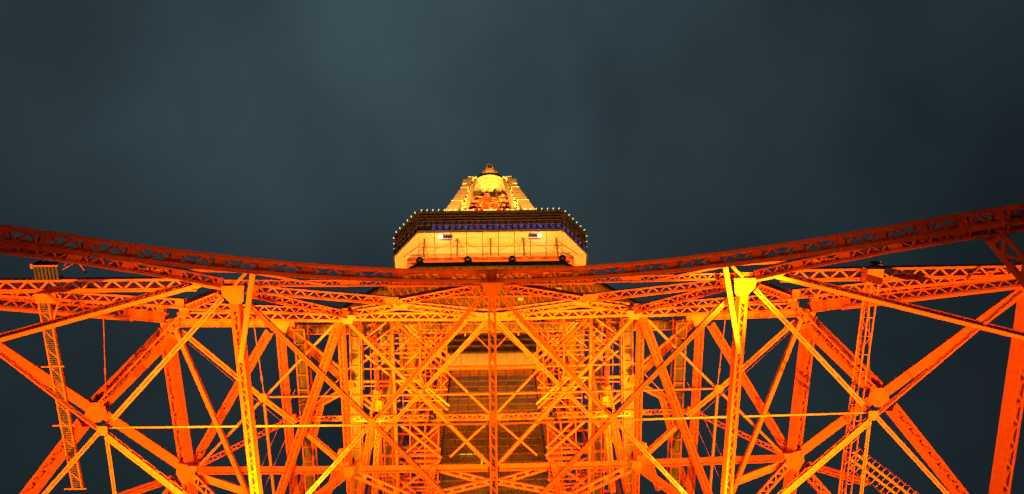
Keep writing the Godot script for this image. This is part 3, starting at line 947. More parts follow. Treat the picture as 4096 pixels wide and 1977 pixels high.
# ---------------------------------------------------------------- the scene
func _ready() -> void:
	var cam := Camera3D.new()
	cam.name = "camera"
	cam.fov = 35.18
	cam.near = 0.1
	cam.far = 3000.0
	cam.position = Vector3(0, 1.6, 0)
	cam.basis = Basis(Vector3.RIGHT, deg_to_rad(74.5)) * Basis(Vector3.UP, deg_to_rad(-1.57)) * Basis(Vector3.BACK, deg_to_rad(-0.78))
	add_child(cam)
	cam.current = true
	make_materials()
	var env := Environment.new()
	var sky := Sky.new()
	var pan := PanoramaSkyMaterial.new()
	pan.panorama = ImageTexture.create_from_image(sky_panorama())
	sky.sky_material = pan
	env.background_mode = Environment.BG_SKY
	env.sky = sky
	env.tonemap_mode = Environment.TONE_MAPPER_LINEAR
	env.tonemap_exposure = 1.0
	env.sdfgi_enabled = true
	env.ssao_enabled = true
	env.ssil_enabled = true
	var we := WorldEnvironment.new()
	we.name = "night_air"
	we.environment = env
	add_child(we)
	# floodlights: on the ground, on the bracing, on the gallery and on the deck roof
	for s in [-1.0, 1.0]:
		var side := "left" if s < 0 else "right"
		flood(Vector3(13 * s, 1, -30), Vector3(14 * s, 38, -22), 2600, 32, "black floodlight on the ground below the %s floor girder" % side)
		flood(Vector3(11 * s, 1, 3), Vector3(9 * s, 34, -9.5), 110, 34, "black floodlight on the ground before the %s half of the arch" % side)
		flood(Vector3(27 * s, 1, -34), Vector3(22 * s, 48, -22), 5600, 36, "black floodlight on the ground under the outer %s leg" % side)
		flood(Vector3(6.05 * s, 38.5, -19.2), Vector3(2.2 * s, 50, -22.5), 520, 50, "black floodlight on the brace crossing at %s of centre" % side, 0.25)
		flood(Vector3(12.4 * s, 38.7, -19.3), Vector3(10 * s, 58, -29), 260, 48, "black floodlight on top of the %s floor girder" % side, 0.25)
		flood(Vector3(10 * s, 50.8, -29.1), Vector3(5 * s, 75, -36), 750, 45, "black floodlight on the floor beam at %s" % side, 0.3)
		flood(Vector3(4.5 * s, 54.6, -27.8), Vector3(1.5 * s, 85, -44), 700, 38, "black floodlight on the upper floor beam %s of the middle" % side, 0.3)
		flood(Vector3(10.2 * s, 50.8, -29.9), Vector3(9 * s, 99, -33), 1000, 32, "smaller black floodlight on the floor beam at %s" % side, 0.3)
		flood(Vector3(5 * s, 72.6, -27.3), Vector3(2.5 * s, 96, -44), 1100, 30, "black floodlight on the railed walkway %s of its middle" % side, 0.3)
		flood(Vector3(15 * s, 102.6, -35.5), Vector3(10 * s, 139, -40), 1700, 46, "black floodlight at the %s end of the service gallery" % side, 0.4, Color(1.0, 0.60, 0.21))
		flood(Vector3(2.6 * s, 263.8, -47.0), Vector3(0.5 * s, 300, -52), 3500, 26, "floodlight on the roof of the upper observatory at %s" % side, 0.4)
		flood(Vector3(9 * s, 150.6, -35.6), Vector3(7.8 * s, 215, -44.9), 22000, 22, "floodlight behind the deck parapet at its %s front corner" % side, 0.5, Color(1.0, 0.63, 0.20))
		flood(Vector3(3 * s, 150.6, -35.6), Vector3(1.5 * s, 251, -50.5), 9000, 12, "floodlight behind the deck parapet %s of its middle" % side, 0.5, Color(1.0, 0.63, 0.20))
	flood(Vector3(12.8, 28, -19.2), Vector3(12.3, 37, -12.0), 3400, 16, "floodlight on a drop post aimed up at the bright right gusset", 0.3, WARM, Vector3(12.4, 37.4, -25.0))
	flood(Vector3(12.4, 32.5, -26.2), Vector3(12.4, 37, -21.5), 900, 46, "floodlight on a drop post under the right floor girder", 0.3, WARM, Vector3(12.4, 37.4, -25.0))
	flood(Vector3(-12.3, 32.5, -26.2), Vector3(-12.3, 37, -21.5), 1700, 46, "floodlight on a drop post under the left floor girder", 0.3, WARM, Vector3(-12.3, 37.4, -25.0))
	for k in 4:
		var x: float = [-9.6, -3.1, 2.9, 9.7][k]
		flood(Vector3(x, 102.9, -29.8), Vector3(x * 0.9, 139, -36), 520, 46, "%s of four round black floodlights along the gallery's front edge" % ["leftmost", "second from left", "third from left", "rightmost"][k], 0.62, Color(1.0, 0.60, 0.21))
	ground()
	tower = thing("steel_tower", "red-orange riveted lattice tower, its arch and bracing lit from below", "tower", TOWER_BASE)
	# the near arch girder, a laced box that runs down towards both feet
	pair("arch_girder", "arch", Vector3(-15.35, 22.39, -4.85), Vector3(-15.19, 23.73, -5.35), 0.47, 0.17, 34)
	pair("arch_girder", "arch", Vector3(-15.19, 23.73, -5.35), Vector3(-14.94, 25.06, -5.86), 0.47, 0.17, 34)
	pair("arch_girder", "arch", Vector3(-14.94, 25.06, -5.86), Vector3(-14.53, 26.56, -6.46), 0.47, 0.17, 34)
	pair("arch_girder", "arch", Vector3(-14.53, 26.56, -6.46), Vector3(-13.98, 28.10, -7.10), 0.47, 0.17, 34)
	pair("arch_girder", "arch", Vector3(-13.98, 28.10, -7.10), Vector3(-13.25, 29.66, -7.77), 0.47, 0.17, 34)
	pair("arch_girder", "arch", Vector3(-13.25, 29.66, -7.77), Vector3(-12.32, 31.20, -8.44), 0.47, 0.17, 34)
	pair("arch_girder", "arch", Vector3(-12.32, 31.20, -8.44), Vector3(-11.19, 32.69, -9.11), 0.47, 0.17, 34)
	pair("arch_girder", "arch", Vector3(-11.19, 32.69, -9.11), Vector3(-9.85, 34.09, -9.74), 0.47, 0.17, 34)
	pair("arch_girder", "arch", Vector3(-9.85, 34.09, -9.74), Vector3(-8.29, 35.33, -10.32), 0.47, 0.17, 34)
	pair("arch_girder", "arch", Vector3(-8.29, 35.33, -10.32), Vector3(-6.55, 36.37, -10.81), 0.47, 0.17, 34)
	pair("arch_girder", "arch", Vector3(-6.55, 36.37, -10.81), Vector3(-4.46, 37.22, -11.21), 0.47, 0.17, 34)
	pair("arch_girder", "arch", Vector3(-4.46, 37.22, -11.21), Vector3(-2.23, 37.73, -11.46), 0.47, 0.17, 34)
	pair("arch_girder", "arch", Vector3(-2.23, 37.73, -11.46), Vector3(0.01, 37.85, -11.53), 0.47, 0.17, 34)
	pair("rear_arch_chord", "boxp", Vector3(-16.41, 23.74, -5.46), Vector3(-16.20, 25.11, -6.02), 0.40, 0.40, 20)
	pair("rear_arch_chord", "boxp", Vector3(-16.20, 25.11, -6.02), Vector3(-15.89, 26.45, -6.55), 0.40, 0.40, 20)
	pair("rear_arch_chord", "boxp", Vector3(-15.89, 26.45, -6.55), Vector3(-15.02, 28.97, -7.66), 0.40, 0.40, 20)
	pair("rear_arch_chord", "boxp", Vector3(-15.02, 28.97, -7.66), Vector3(-14.09, 30.83, -8.59), 0.40, 0.40, 20)
	pair("rear_arch_chord", "boxp", Vector3(-14.09, 30.83, -8.59), Vector3(-12.96, 32.54, -9.47), 0.40, 0.40, 20)
	pair("rear_arch_chord", "boxp", Vector3(-12.96, 32.54, -9.47), Vector3(-11.70, 34.00, -10.35), 0.40, 0.40, 20)
	# the lowest bracing plane: three floor girders, their gussets and the crossed braces
	pair("rear_arch_chord", "boxp", Vector3(-13.20, 38.81, -11.95), Vector3(-7.03, 38.81, -12.06), 0.30, 0.30, 12)
	pair("rear_arch_chord", "boxp", Vector3(-7.04, 38.82, -12.07), Vector3(-0.37, 38.82, -12.16), 0.26, 0.26, 12)
	pair("floor_girder", "boxp", Vector3(-12.34, 37.63, -12.52), Vector3(-12.31, 37.63, -25.14), 0.45, 0.32, -20)
	member("floor_girder", "open", Vector3(0.03, 37.64, -12.41), Vector3(-0.01, 37.64, -25.48), 0.40, 0.28, 0)
	plate("gusset_plate", Vector3(-12.23, 37.02, -12.06), [Vector2(-0.60, 0.51), Vector2(0.53, 0.52), Vector2(0.44, -0.24), Vector2(0.29, -0.39), Vector2(-0.14, -0.39), Vector2(-0.52, -0.00)], 0.05, 1, 1)
	plate("gusset_plate", Vector3(0.04, 37.06, -11.92), [Vector2(-0.56, 0.34), Vector2(0.57, 0.34), Vector2(0.26, -0.34), Vector2(-0.27, -0.34)], 0.05, 0, 1)
	plate("gusset_plate", Vector3(-13.00, 37.16, -11.55), [Vector2(-0.09, 0.11), Vector2(-1.25, 0.19), Vector2(-1.09, 0.01), Vector2(0.11, -0.23), Vector2(1.24, -0.12), Vector2(1.08, 0.04)], 0.05, 1, 1)
	pair("cross_strut", "solid", Vector3(-19.50, 37.69, -19.19), Vector3(-12.94, 37.69, -19.26), 0.09, 0.04, 0)
	pair("cross_strut", "solid", Vector3(-12.09, 37.70, -19.27), Vector3(-0.28, 37.70, -19.40), 0.10, 0.05, 0)
	plate("gusset_plate", Vector3(-19.56, 37.29, -19.17), [Vector2(-0.22, 0.28), Vector2(0.29, 0.27), Vector2(0.25, -0.23), Vector2(-0.06, -0.25), Vector2(-0.26, -0.05)], 0.05, 1, 1)
	pair("diagonal_brace", "battened", Vector3(-11.86, 37.72, -12.65), Vector3(-6.16, 37.72, -19.20), 0.28, 0.20, 14)
	pair("diagonal_brace", "battened", Vector3(-6.16, 37.73, -19.20), Vector3(-0.97, 37.73, -25.52), 0.28, 0.19, 14)
	pair("diagonal_brace", "angles", Vector3(-0.33, 37.74, -12.36), Vector3(-6.16, 37.74, -19.21), 0.21, 0.21, 0)
	pair("diagonal_brace", "angles", Vector3(-6.28, 37.75, -19.35), Vector3(-11.19, 37.75, -24.95), 0.22, 0.22, 0)
	pair("diagonal_brace", "angles", Vector3(-13.05, 37.77, -12.40), Vector3(-19.62, 37.77, -19.21), 0.25, 0.25, 0)
	pair("diagonal_brace", "angles", Vector3(-20.02, 37.78, -19.53), Vector3(-25.09, 37.78, -24.90), 0.23, 0.23, 0)
	pair("diagonal_brace", "battened", Vector3(-26.39, 37.60, -12.62), Vector3(-19.94, 37.60, -19.17), 0.18, 0.18, -24)
	pair("diagonal_brace", "battened", Vector3(-19.51, 37.61, -19.60), Vector3(-14.64, 37.61, -24.61), 0.40, 0.20, 8)
	pair("hanger", "angles", Vector3(-19.55, 37.62, -19.61), Vector3(-19.63, 37.62, -24.94), 0.19, 0.19, 0)
	pair("diagonal_brace", "boxs", Vector3(-27.15, 37.63, -15.10), Vector3(-13.97, 37.63, -11.57), 0.30, 0.30, 54)
	plate("gusset_plate", Vector3(-6.07, 37.08, -18.89), [Vector2(-0.14, 0.29), Vector2(0.21, 0.17), Vector2(0.22, -0.19), Vector2(-0.05, -0.27), Vector2(-0.24, 0.01)], 0.05, 1, 1)
	pair("hanger", "solid", Vector3(-10.83, 35.80, -10.54), Vector3(-12.30, 37.20, -15.52), 0.24, 0.10, 0)
	pair("hanger", "solid", Vector3(-11.11, 35.80, -10.51), Vector3(-12.21, 37.20, -11.58), 0.14, 0.10, 0)
	pair("hanger", "solid", Vector3(-13.50, 30.90, -8.50), Vector3(-14.54, 32.20, -9.14), 0.12, 0.10, 0)
	pair("hanger", "solid", Vector3(-10.89, 36.00, -10.60), Vector3(-8.14, 38.20, -11.95), 0.10, 0.08, 0)
	pair("hanger", "solid", Vector3(-10.90, 36.00, -10.53), Vector3(-14.85, 33.60, -9.63), 0.12, 0.08, 0)
	# level girders that tie the legs together round the first stage
	pair("level_girder", "boxp", Vector3(-28.28, 40.16, -12.32), Vector3(-15.07, 40.16, -12.39), 0.61, 0.49, 4)
	pair("level_girder", "boxp", Vector3(-31.61, 44.67, -13.86), Vector3(-17.68, 44.67, -15.02), 0.52, 0.52, 10)
	pair("level_girder", "boxp", Vector3(-18.12, 45.68, -15.58), Vector3(-13.92, 40.18, -12.89), 0.42, 0.42, 20)
	pair("level_girder", "boxp", Vector3(-12.93, 41.69, -13.23), Vector3(-5.35, 41.69, -14.03), 0.42, 0.42, 12)
	pair("level_girder", "boxp", Vector3(-5.15, 41.70, -14.09), Vector3(-0.51, 39.70, -12.56), 0.36, 0.36, 12)
	pair("level_girder", "boxp", Vector3(-13.02, 41.71, -13.42), Vector3(-8.88, 46.71, -16.61), 0.43, 0.43, 20)
	pair("level_girder", "boxp", Vector3(-19.11, 47.72, -16.23), Vector3(-8.99, 47.72, -16.82), 0.45, 0.45, 8)
	pair("level_girder", "boxp", Vector3(-19.84, 48.73, -17.26), Vector3(-9.20, 48.73, -17.49), 0.56, 0.56, 6)
	pair("level_girder", "plated", Vector3(-20.48, 49.14, -17.95), Vector3(-12.68, 49.14, -18.07), 0.37, 0.37, 10)
	pair("level_girder", "boxs", Vector3(-34.76, 48.75, -15.93), Vector3(-22.75, 48.75, -17.23), 0.60, 0.60, 42)
	pair("level_girder", "plated", Vector3(-22.74, 48.77, -17.17), Vector3(-20.66, 48.77, -17.44), 0.65, 0.58, 30)
	pair("level_girder", "boxp", Vector3(-36.13, 50.78, -16.00), Vector3(-21.55, 50.78, -17.59), 0.46, 0.46, 10)
	pair("level_girder", "boxp", Vector3(-9.27, 49.10, -17.49), Vector3(-5.88, 49.10, -16.97), 0.41, 0.41, 8)
	pair("level_girder", "boxp", Vector3(-5.88, 49.11, -16.97), Vector3(-0.51, 49.11, -17.75), 0.38, 0.38, 8)
	pair("level_girder", "boxp", Vector3(-9.41, 50.22, -18.01), Vector3(0.01, 50.22, -18.17), 0.51, 0.51, 4)
	pair("level_girder", "boxp", Vector3(-9.78, 53.63, -18.83), Vector3(-7.13, 53.63, -18.42), 0.36, 0.36, 8)
	pair("level_girder", "boxp", Vector3(-6.20, 54.64, -18.80), Vector3(0.02, 54.64, -19.52), 0.37, 0.37, 8)
	plate("gusset_plate", Vector3(-20.53, 48.78, -18.01), [Vector2(-0.55, 0.36), Vector2(0.61, 0.61), Vector2(0.61, -0.13), Vector2(0.24, -0.40), Vector2(-0.33, -0.39), Vector2(-0.57, -0.05)], 0.05, 1, 1)
	plate("gusset_plate", Vector3(-13.49, 48.88, -18.24), [Vector2(-0.46, 0.37), Vector2(0.58, 0.38), Vector2(0.23, -0.36), Vector2(-0.35, -0.39)], 0.05, 1, 1)
	plate("gusset_plate", Vector3(-17.97, 45.07, -15.74), [Vector2(-0.29, 0.21), Vector2(0.44, 0.26), Vector2(0.10, -0.20), Vector2(-0.25, -0.28)], 0.05, 1, 1)
	plate("gusset_plate", Vector3(-5.33, 41.16, -13.86), [Vector2(-0.41, 0.19), Vector2(0.39, 0.18), Vector2(0.31, -0.19), Vector2(-0.29, -0.18)], 0.05, 1, 1)
	plate("gusset_plate", Vector3(-9.14, 48.36, -17.61), [Vector2(-0.43, 0.30), Vector2(0.48, 0.29), Vector2(0.26, -0.28), Vector2(-0.31, -0.31)], 0.05, 1, 1)
	# the second bracing plane: heavy leg posts, diagonals and the joint clusters
	pair("leg_post", "boxs", Vector3(-21.14, 49.71, -18.45), Vector3(-20.98, 49.71, -28.99), 0.72, 0.65, -36)
	pair("leg_post", "boxs", Vector3(-21.00, 49.72, -29.58), Vector3(-20.92, 49.72, -33.45), 0.66, 0.59, -30)
	pair("leg_post", "boxs", Vector3(-35.79, 49.73, -16.58), Vector3(-36.29, 49.73, -34.05), 1.03, 0.82, -26)
	pair("leg_post", "boxs", Vector3(-14.25, 51.24, -19.35), Vector3(-14.32, 51.24, -34.71), 0.42, 0.38, -32)
	pair("leg_post", "boxs", Vector3(-9.84, 49.75, -18.31), Vector3(-9.99, 49.75, -29.29), 0.38, 0.31, -30)
	pair("leg_post", "boxs", Vector3(-9.96, 49.77, -29.59), Vector3(-10.04, 49.77, -33.78), 0.37, 0.30, -30)
	pair("leg_brace", "boxs", Vector3(-20.80, 49.78, -18.65), Vector3(-26.74, 49.78, -24.27), 0.92, 0.74, -44)
	pair("leg_brace", "laddr", Vector3(-17.90, 45.60, -15.79), Vector3(-25.30, 48.10, -23.00), 0.37, 0.37, 0)
	pair("leg_brace", "boxs", Vector3(-36.40, 49.61, -15.80), Vector3(-26.65, 49.61, -24.19), 0.62, 0.62, -60)
	pair("leg_brace", "boxs", Vector3(-26.21, 49.62, -24.30), Vector3(-21.20, 49.62, -28.68), 0.59, 0.59, -60)
	pair("leg_brace", "boxs", Vector3(-27.40, 49.63, -25.14), Vector3(-35.92, 49.63, -35.17), 0.69, 0.62, -36)
	pair("leg_brace", "boxs", Vector3(-14.66, 50.24, -19.04), Vector3(-20.81, 50.24, -28.84), 0.41, 0.37, -36)
	pair("leg_brace", "boxs", Vector3(-9.73, 48.86, -17.87), Vector3(-15.38, 48.86, -32.40), 0.40, 0.36, -34)
	pair("leg_brace", "angles", Vector3(-20.21, 49.67, -18.71), Vector3(-15.48, 49.67, -23.53), 0.36, 0.36, 0)
	pair("leg_brace", "angles", Vector3(-15.48, 49.68, -23.54), Vector3(-13.35, 49.68, -25.53), 0.37, 0.37, 0)
	pair("leg_brace", "battened", Vector3(-13.01, 49.69, -25.92), Vector3(-10.16, 49.69, -28.91), 0.41, 0.25, 0)
	pair("leg_brace", "solid", Vector3(-20.35, 49.20, -18.43), Vector3(-16.28, 49.20, -32.81), 0.27, 0.27, 0)
	pair("sway_rod", "solid", Vector3(-15.17, 49.71, -23.45), Vector3(-10.33, 49.71, -18.46), 0.15, 0.15, 0)
	pair("sway_rod", "solid", Vector3(-15.65, 49.72, -23.91), Vector3(-20.30, 49.72, -28.69), 0.17, 0.17, 0)
	pair("sway_rod", "solid", Vector3(-15.34, 49.73, -23.99), Vector3(-15.28, 49.73, -33.21), 0.15, 0.15, 0)
	pair("sway_rod", "solid", Vector3(-15.00, 49.74, -23.55), Vector3(-0.09, 49.74, -23.63), 0.10, 0.10, 0)
	plate("gusset_plate", Vector3(-15.25, 49.19, -23.34), [Vector2(-0.23, 0.28), Vector2(0.20, 0.31), Vector2(0.34, 0.04), Vector2(0.18, -0.29), Vector2(-0.16, -0.32), Vector2(-0.33, -0.02)], 0.05, 1, 1)
	plate("gusset_plate", Vector3(-26.23, 48.88, -24.12), [Vector2(-0.17, 0.81), Vector2(0.74, 0.75), Vector2(0.87, -0.08), Vector2(0.34, -0.58), Vector2(-0.49, -0.69), Vector2(-0.77, -0.41), Vector2(-0.52, 0.22)], 0.10, 1, 1)
	plate("gusset_plate", Vector3(-25.41, 47.98, -23.24), [Vector2(-0.26, 0.37), Vector2(0.26, 0.36), Vector2(0.14, -0.14), Vector2(-0.15, -0.59)], 0.05, 1, 1)
	plate("gusset_plate", Vector3(-20.85, 49.07, -28.78), [Vector2(-0.54, 0.81), Vector2(0.13, 0.61), Vector2(0.71, 0.37), Vector2(0.51, -0.20), Vector2(0.25, -0.66), Vector2(-0.37, -0.83), Vector2(-0.69, -0.10)], 0.10, 1, 1)
	plate("gusset_plate", Vector3(-20.02, 48.26, -27.93), [Vector2(-0.29, 0.17), Vector2(0.34, 0.15), Vector2(0.23, -0.18), Vector2(-0.29, -0.13)], 0.20, 1, 1)
	plate("gusset_plate", Vector3(-9.90, 48.96, -28.90), [Vector2(-0.26, 0.43), Vector2(0.35, 0.41), Vector2(0.39, -0.09), Vector2(0.13, -0.43), Vector2(-0.24, -0.38), Vector2(-0.38, 0.05)], 0.10, 1, 1)
	plate("gusset_plate", Vector3(-9.88, 48.55, -28.00), [Vector2(-0.13, 0.15), Vector2(0.15, 0.15), Vector2(0.13, -0.15), Vector2(-0.15, -0.15)], 0.20, 1, 1)
	pair("floor_beam", "boxs", Vector3(-20.30, 49.64, -28.93), Vector3(-10.16, 49.64, -29.10), 0.44, 0.35, -36)
	pair("floor_beam", "boxs", Vector3(-9.31, 49.66, -29.13), Vector3(-0.39, 49.66, -29.20), 0.42, 0.33, -36)
	pair("floor_beam", "boxs", Vector3(-15.03, 54.67, -27.74), Vector3(-11.05, 54.67, -27.79), 0.36, 0.22, 10)
	pair("floor_beam", "boxs", Vector3(-10.68, 54.68, -27.80), Vector3(-0.15, 54.68, -27.93), 0.43, 0.26, 10)
	plate("gusset_plate", Vector3(-14.78, 54.18, -27.44), [Vector2(-0.22, 0.24), Vector2(0.22, 0.27), Vector2(0.22, -0.26), Vector2(-0.22, -0.25)], 0.25, 1, 1)
	pair("leg_brace", "boxs", Vector3(-20.16, 49.70, -28.56), Vector3(-15.04, 54.70, -27.80), 0.35, 0.28, 30)
	pair("leg_brace", "boxs", Vector3(-22.09, 49.71, -29.55), Vector3(-26.56, 49.71, -31.10), 0.42, 0.34, 30)
	pair("leg_brace", "boxs", Vector3(-20.82, 49.72, -29.26), Vector3(-18.02, 49.72, -33.13), 0.48, 0.34, 20)
	pair("leg_brace", "plated", Vector3(-20.43, 50.23, -29.72), Vector3(-16.27, 50.23, -31.47), 0.44, 0.35, 20)
	pair("leg_brace", "boxs", Vector3(-21.99, 50.34, -30.24), Vector3(-25.13, 50.34, -33.78), 0.56, 0.45, -20)
	pair("leg_brace", "boxs", Vector3(-10.21, 49.75, -29.48), Vector3(-13.98, 49.75, -32.65), 0.48, 0.38, 30)
	pair("leg_brace", "laddr", Vector3(-9.52, 49.77, -29.52), Vector3(-3.13, 49.77, -32.95), 0.56, 0.39, 16)
	pair("leg_brace", "laddr", Vector3(-3.60, 49.78, -29.36), Vector3(-0.15, 49.78, -30.45), 0.42, 0.29, 10)
	pair("leg_brace", "laddr", Vector3(-0.14, 49.60, -30.22), Vector3(-7.29, 49.60, -31.92), 0.42, 0.29, 10)
	pair("leg_brace", "boxs", Vector3(-4.10, 49.01, -28.53), Vector3(-4.81, 49.01, -32.19), 0.33, 0.26, 20)
	pair("bright_brace", "tube", Vector3(-9.55, 50.02, -18.25), Vector3(-0.22, 50.02, -29.31), 0.29, 0.29, 0)
	pair("bright_brace", "angles", Vector3(-0.36, 50.33, -18.61), Vector3(-10.01, 50.33, -29.46), 0.26, 0.26, 0)
	pair("bright_brace", "angles", Vector3(-1.67, 51.14, -18.90), Vector3(-9.74, 51.14, -27.86), 0.19, 0.19, 0)
	pair("bright_brace", "tube", Vector3(-9.90, 59.66, -23.24), Vector3(-3.58, 59.66, -29.50), 0.20, 0.20, 0)
	pair("bright_brace", "tube", Vector3(-7.84, 61.67, -22.88), Vector3(-3.94, 61.67, -27.17), 0.25, 0.25, 0)
	pair("bright_brace", "tube", Vector3(-3.84, 61.68, -27.33), Vector3(-0.21, 61.68, -31.44), 0.21, 0.21, 0)
	pair("bright_brace", "angles", Vector3(-4.04, 61.69, -27.00), Vector3(0.01, 61.69, -22.96), 0.19, 0.19, 0)
	pair("bright_brace", "solid", Vector3(-0.45, 59.70, -31.08), Vector3(-3.62, 59.70, -34.20), 0.12, 0.12, 0)
	plate("gusset_plate", Vector3(-5.79, 59.17, -27.01), [Vector2(-0.17, 0.23), Vector2(0.20, 0.31), Vector2(0.26, -0.13), Vector2(-0.03, -0.30), Vector2(-0.26, -0.12)], 0.05, 1, 1)
	plate("gusset_plate", Vector3(-3.94, 61.16, -26.87), [Vector2(-0.37, 0.29), Vector2(0.14, 0.37), Vector2(0.44, -0.04), Vector2(0.10, -0.39), Vector2(-0.31, -0.24)], 0.05, 1, 1)
	plate("gusset_plate", Vector3(-4.84, 49.76, -23.45), [Vector2(-0.18, 0.17), Vector2(0.12, 0.20), Vector2(0.18, -0.13), Vector2(-0.13, -0.24)], 0.05, 1, 1)
	# the third bracing plane: slim posts and rods above the stair cages
	pair("slim_post", "tube", Vector3(-8.75, 65.74, -24.19), Vector3(-8.97, 65.74, -44.83), 0.32, 0.32, 0)
	pair("slim_post", "tube", Vector3(-6.32, 65.75, -24.28), Vector3(-6.42, 65.75, -29.94), 0.20, 0.20, 0)
	pair("slim_post", "tube", Vector3(-4.99, 65.77, -25.67), Vector3(-5.01, 65.77, -27.61), 0.15, 0.15, 0)
	pair("slim_post", "tube", Vector3(-4.07, 65.78, -25.69), Vector3(-3.99, 65.78, -28.84), 0.18, 0.18, 0)
	pair("cross_rod", "tube", Vector3(-8.53, 65.90, -26.01), Vector3(-3.91, 65.90, -26.04), 0.09, 0.09, 0)
	pair("cross_rod", "tube", Vector3(-8.35, 65.91, -26.97), Vector3(-3.94, 65.91, -27.00), 0.09, 0.09, 0)
	pair("cross_rod", "tube", Vector3(-8.17, 65.92, -27.89), Vector3(-5.96, 65.92, -27.89), 0.11, 0.11, 0)
	pair("cross_rod", "tube", Vector3(-8.47, 65.93, -29.57), Vector3(-6.02, 65.93, -29.58), 0.09, 0.09, 0)
	pair("cross_rod", "tube", Vector3(-8.32, 65.94, -31.05), Vector3(-4.06, 65.94, -31.08), 0.11, 0.11, 0)
	pair("cross_rod", "tube", Vector3(-8.14, 65.95, -32.14), Vector3(-4.31, 65.95, -32.17), 0.09, 0.09, 0)
	pair("cross_rod", "tube", Vector3(-8.41, 65.97, -33.04), Vector3(-4.56, 65.97, -33.06), 0.09, 0.09, 0)
	pair("cross_rod", "tube", Vector3(-12.66, 65.98, -28.93), Vector3(-0.05, 65.98, -29.06), 0.13, 0.13, 0)
	pair("cross_rod", "tube", Vector3(-10.37, 65.99, -27.47), Vector3(-4.96, 65.99, -27.50), 0.18, 0.18, 0)
	pair("cross_rod", "tube", Vector3(-12.07, 66.00, -30.17), Vector3(-6.68, 66.00, -30.21), 0.27, 0.27, 0)
	pair("cross_rod", "tube", Vector3(-12.52, 66.01, -26.53), Vector3(-4.16, 66.01, -26.60), 0.11, 0.11, 0)
	pair("cross_rod", "tube", Vector3(-12.33, 66.02, -30.64), Vector3(-9.20, 66.02, -30.65), 0.11, 0.11, 0)
	pair("cross_rod", "tube", Vector3(-10.64, 66.03, -28.22), Vector3(-8.20, 66.03, -28.23), 0.09, 0.09, 0)
	pair("cross_rod", "solid", Vector3(-12.70, 66.74, -27.41), Vector3(-9.34, 66.74, -24.84), 0.13, 0.13, 0)
	pair("cross_rod", "solid", Vector3(-12.95, 67.95, -28.90), Vector3(-8.28, 67.95, -25.33), 0.14, 0.14, 0)
	pair("cross_rod", "solid", Vector3(-10.58, 66.77, -29.40), Vector3(-5.93, 66.77, -25.15), 0.13, 0.13, 0)
	pair("cross_rod", "solid", Vector3(-7.70, 66.78, -25.12), Vector3(-4.69, 66.78, -28.30), 0.18, 0.18, 0)
	pair("cross_rod", "solid", Vector3(-7.24, 66.60, -25.06), Vector3(-4.24, 66.60, -28.47), 0.13, 0.13, 0)
	pair("cross_rod", "solid", Vector3(-12.82, 66.61, -29.78), Vector3(-9.06, 66.61, -26.22), 0.11, 0.11, 0)
	pair("cross_rod", "solid", Vector3(-12.54, 66.62, -25.21), Vector3(-9.18, 66.62, -28.63), 0.20, 0.20, 0)
	pair("cross_rod", "solid", Vector3(-12.89, 66.63, -30.89), Vector3(-9.12, 66.63, -34.61), 0.21, 0.21, 0)
	pair("cross_rod", "solid", Vector3(-12.51, 66.64, -32.02), Vector3(-9.46, 66.64, -34.60), 0.18, 0.18, 0)
	pair("cross_rod", "solid", Vector3(-8.53, 66.95, -35.05), Vector3(-4.90, 66.95, -38.56), 0.21, 0.21, 0)
	pair("cross_rod", "solid", Vector3(-7.64, 66.67, -34.66), Vector3(-4.92, 66.67, -37.55), 0.16, 0.16, 0)
	pair("cross_rod", "solid", Vector3(-5.05, 67.88, -35.57), Vector3(-8.87, 67.88, -38.95), 0.17, 0.17, 0)
	pair("cross_rod", "solid", Vector3(-10.17, 66.69, -39.53), Vector3(-7.46, 66.69, -42.00), 0.19, 0.19, 0)
	pair("cross_rod", "solid", Vector3(-8.87, 66.70, -41.70), Vector3(-5.00, 66.70, -38.61), 0.19, 0.19, 0)
	pair("cross_rod", "solid", Vector3(-12.23, 66.71, -34.83), Vector3(-8.46, 66.71, -32.39), 0.14, 0.14, 0)
	pair("cross_rod", "solid", Vector3(-11.39, 66.72, -27.91), Vector3(-6.64, 66.72, -32.43), 0.16, 0.16, 0)
	pair("cross_rod", "solid", Vector3(-8.33, 66.73, -29.43), Vector3(-5.07, 66.73, -26.22), 0.13, 0.13, 0)
	pair("cross_rod", "solid", Vector3(-5.96, 66.74, -26.21), Vector3(-3.35, 66.74, -28.55), 0.18, 0.18, 0)
	pair("cross_rod", "solid", Vector3(-2.59, 66.75, -24.97), Vector3(-0.18, 66.75, -27.65), 0.11, 0.11, 0)
	pair("cross_rod", "solid", Vector3(-7.02, 66.77, -30.46), Vector3(-4.16, 66.77, -33.51), 0.18, 0.18, 0)
	pair("cross_rod", "solid", Vector3(-12.94, 68.78, -25.81), Vector3(-4.55, 68.78, -35.12), 0.09, 0.09, 0)
	pair("cross_rod", "solid", Vector3(-13.30, 71.10, -35.15), Vector3(-4.15, 71.10, -26.86), 0.10, 0.10, 0)
	pair("cross_rod", "solid", Vector3(-9.55, 70.61, -26.33), Vector3(-4.27, 70.61, -32.32), 0.07, 0.07, 0)
	pair("cross_rod", "solid", Vector3(-11.18, 71.62, -28.09), Vector3(-11.68, 71.62, -37.49), 0.10, 0.10, 0)
	pair("cross_rod", "solid", Vector3(-13.11, 70.63, -31.11), Vector3(-8.68, 70.63, -27.74), 0.07, 0.07, 0)
	pair("cross_rod", "solid", Vector3(-8.74, 71.14, -27.94), Vector3(-4.38, 71.14, -33.62), 0.07, 0.07, 0)
	pair("cross_rod", "solid", Vector3(-8.59, 68.66, -35.96), Vector3(-4.20, 68.66, -31.40), 0.09, 0.09, 0)
	pair("cross_rod", "solid", Vector3(-12.17, 69.17, -27.08), Vector3(-8.66, 69.17, -31.04), 0.07, 0.07, 0)
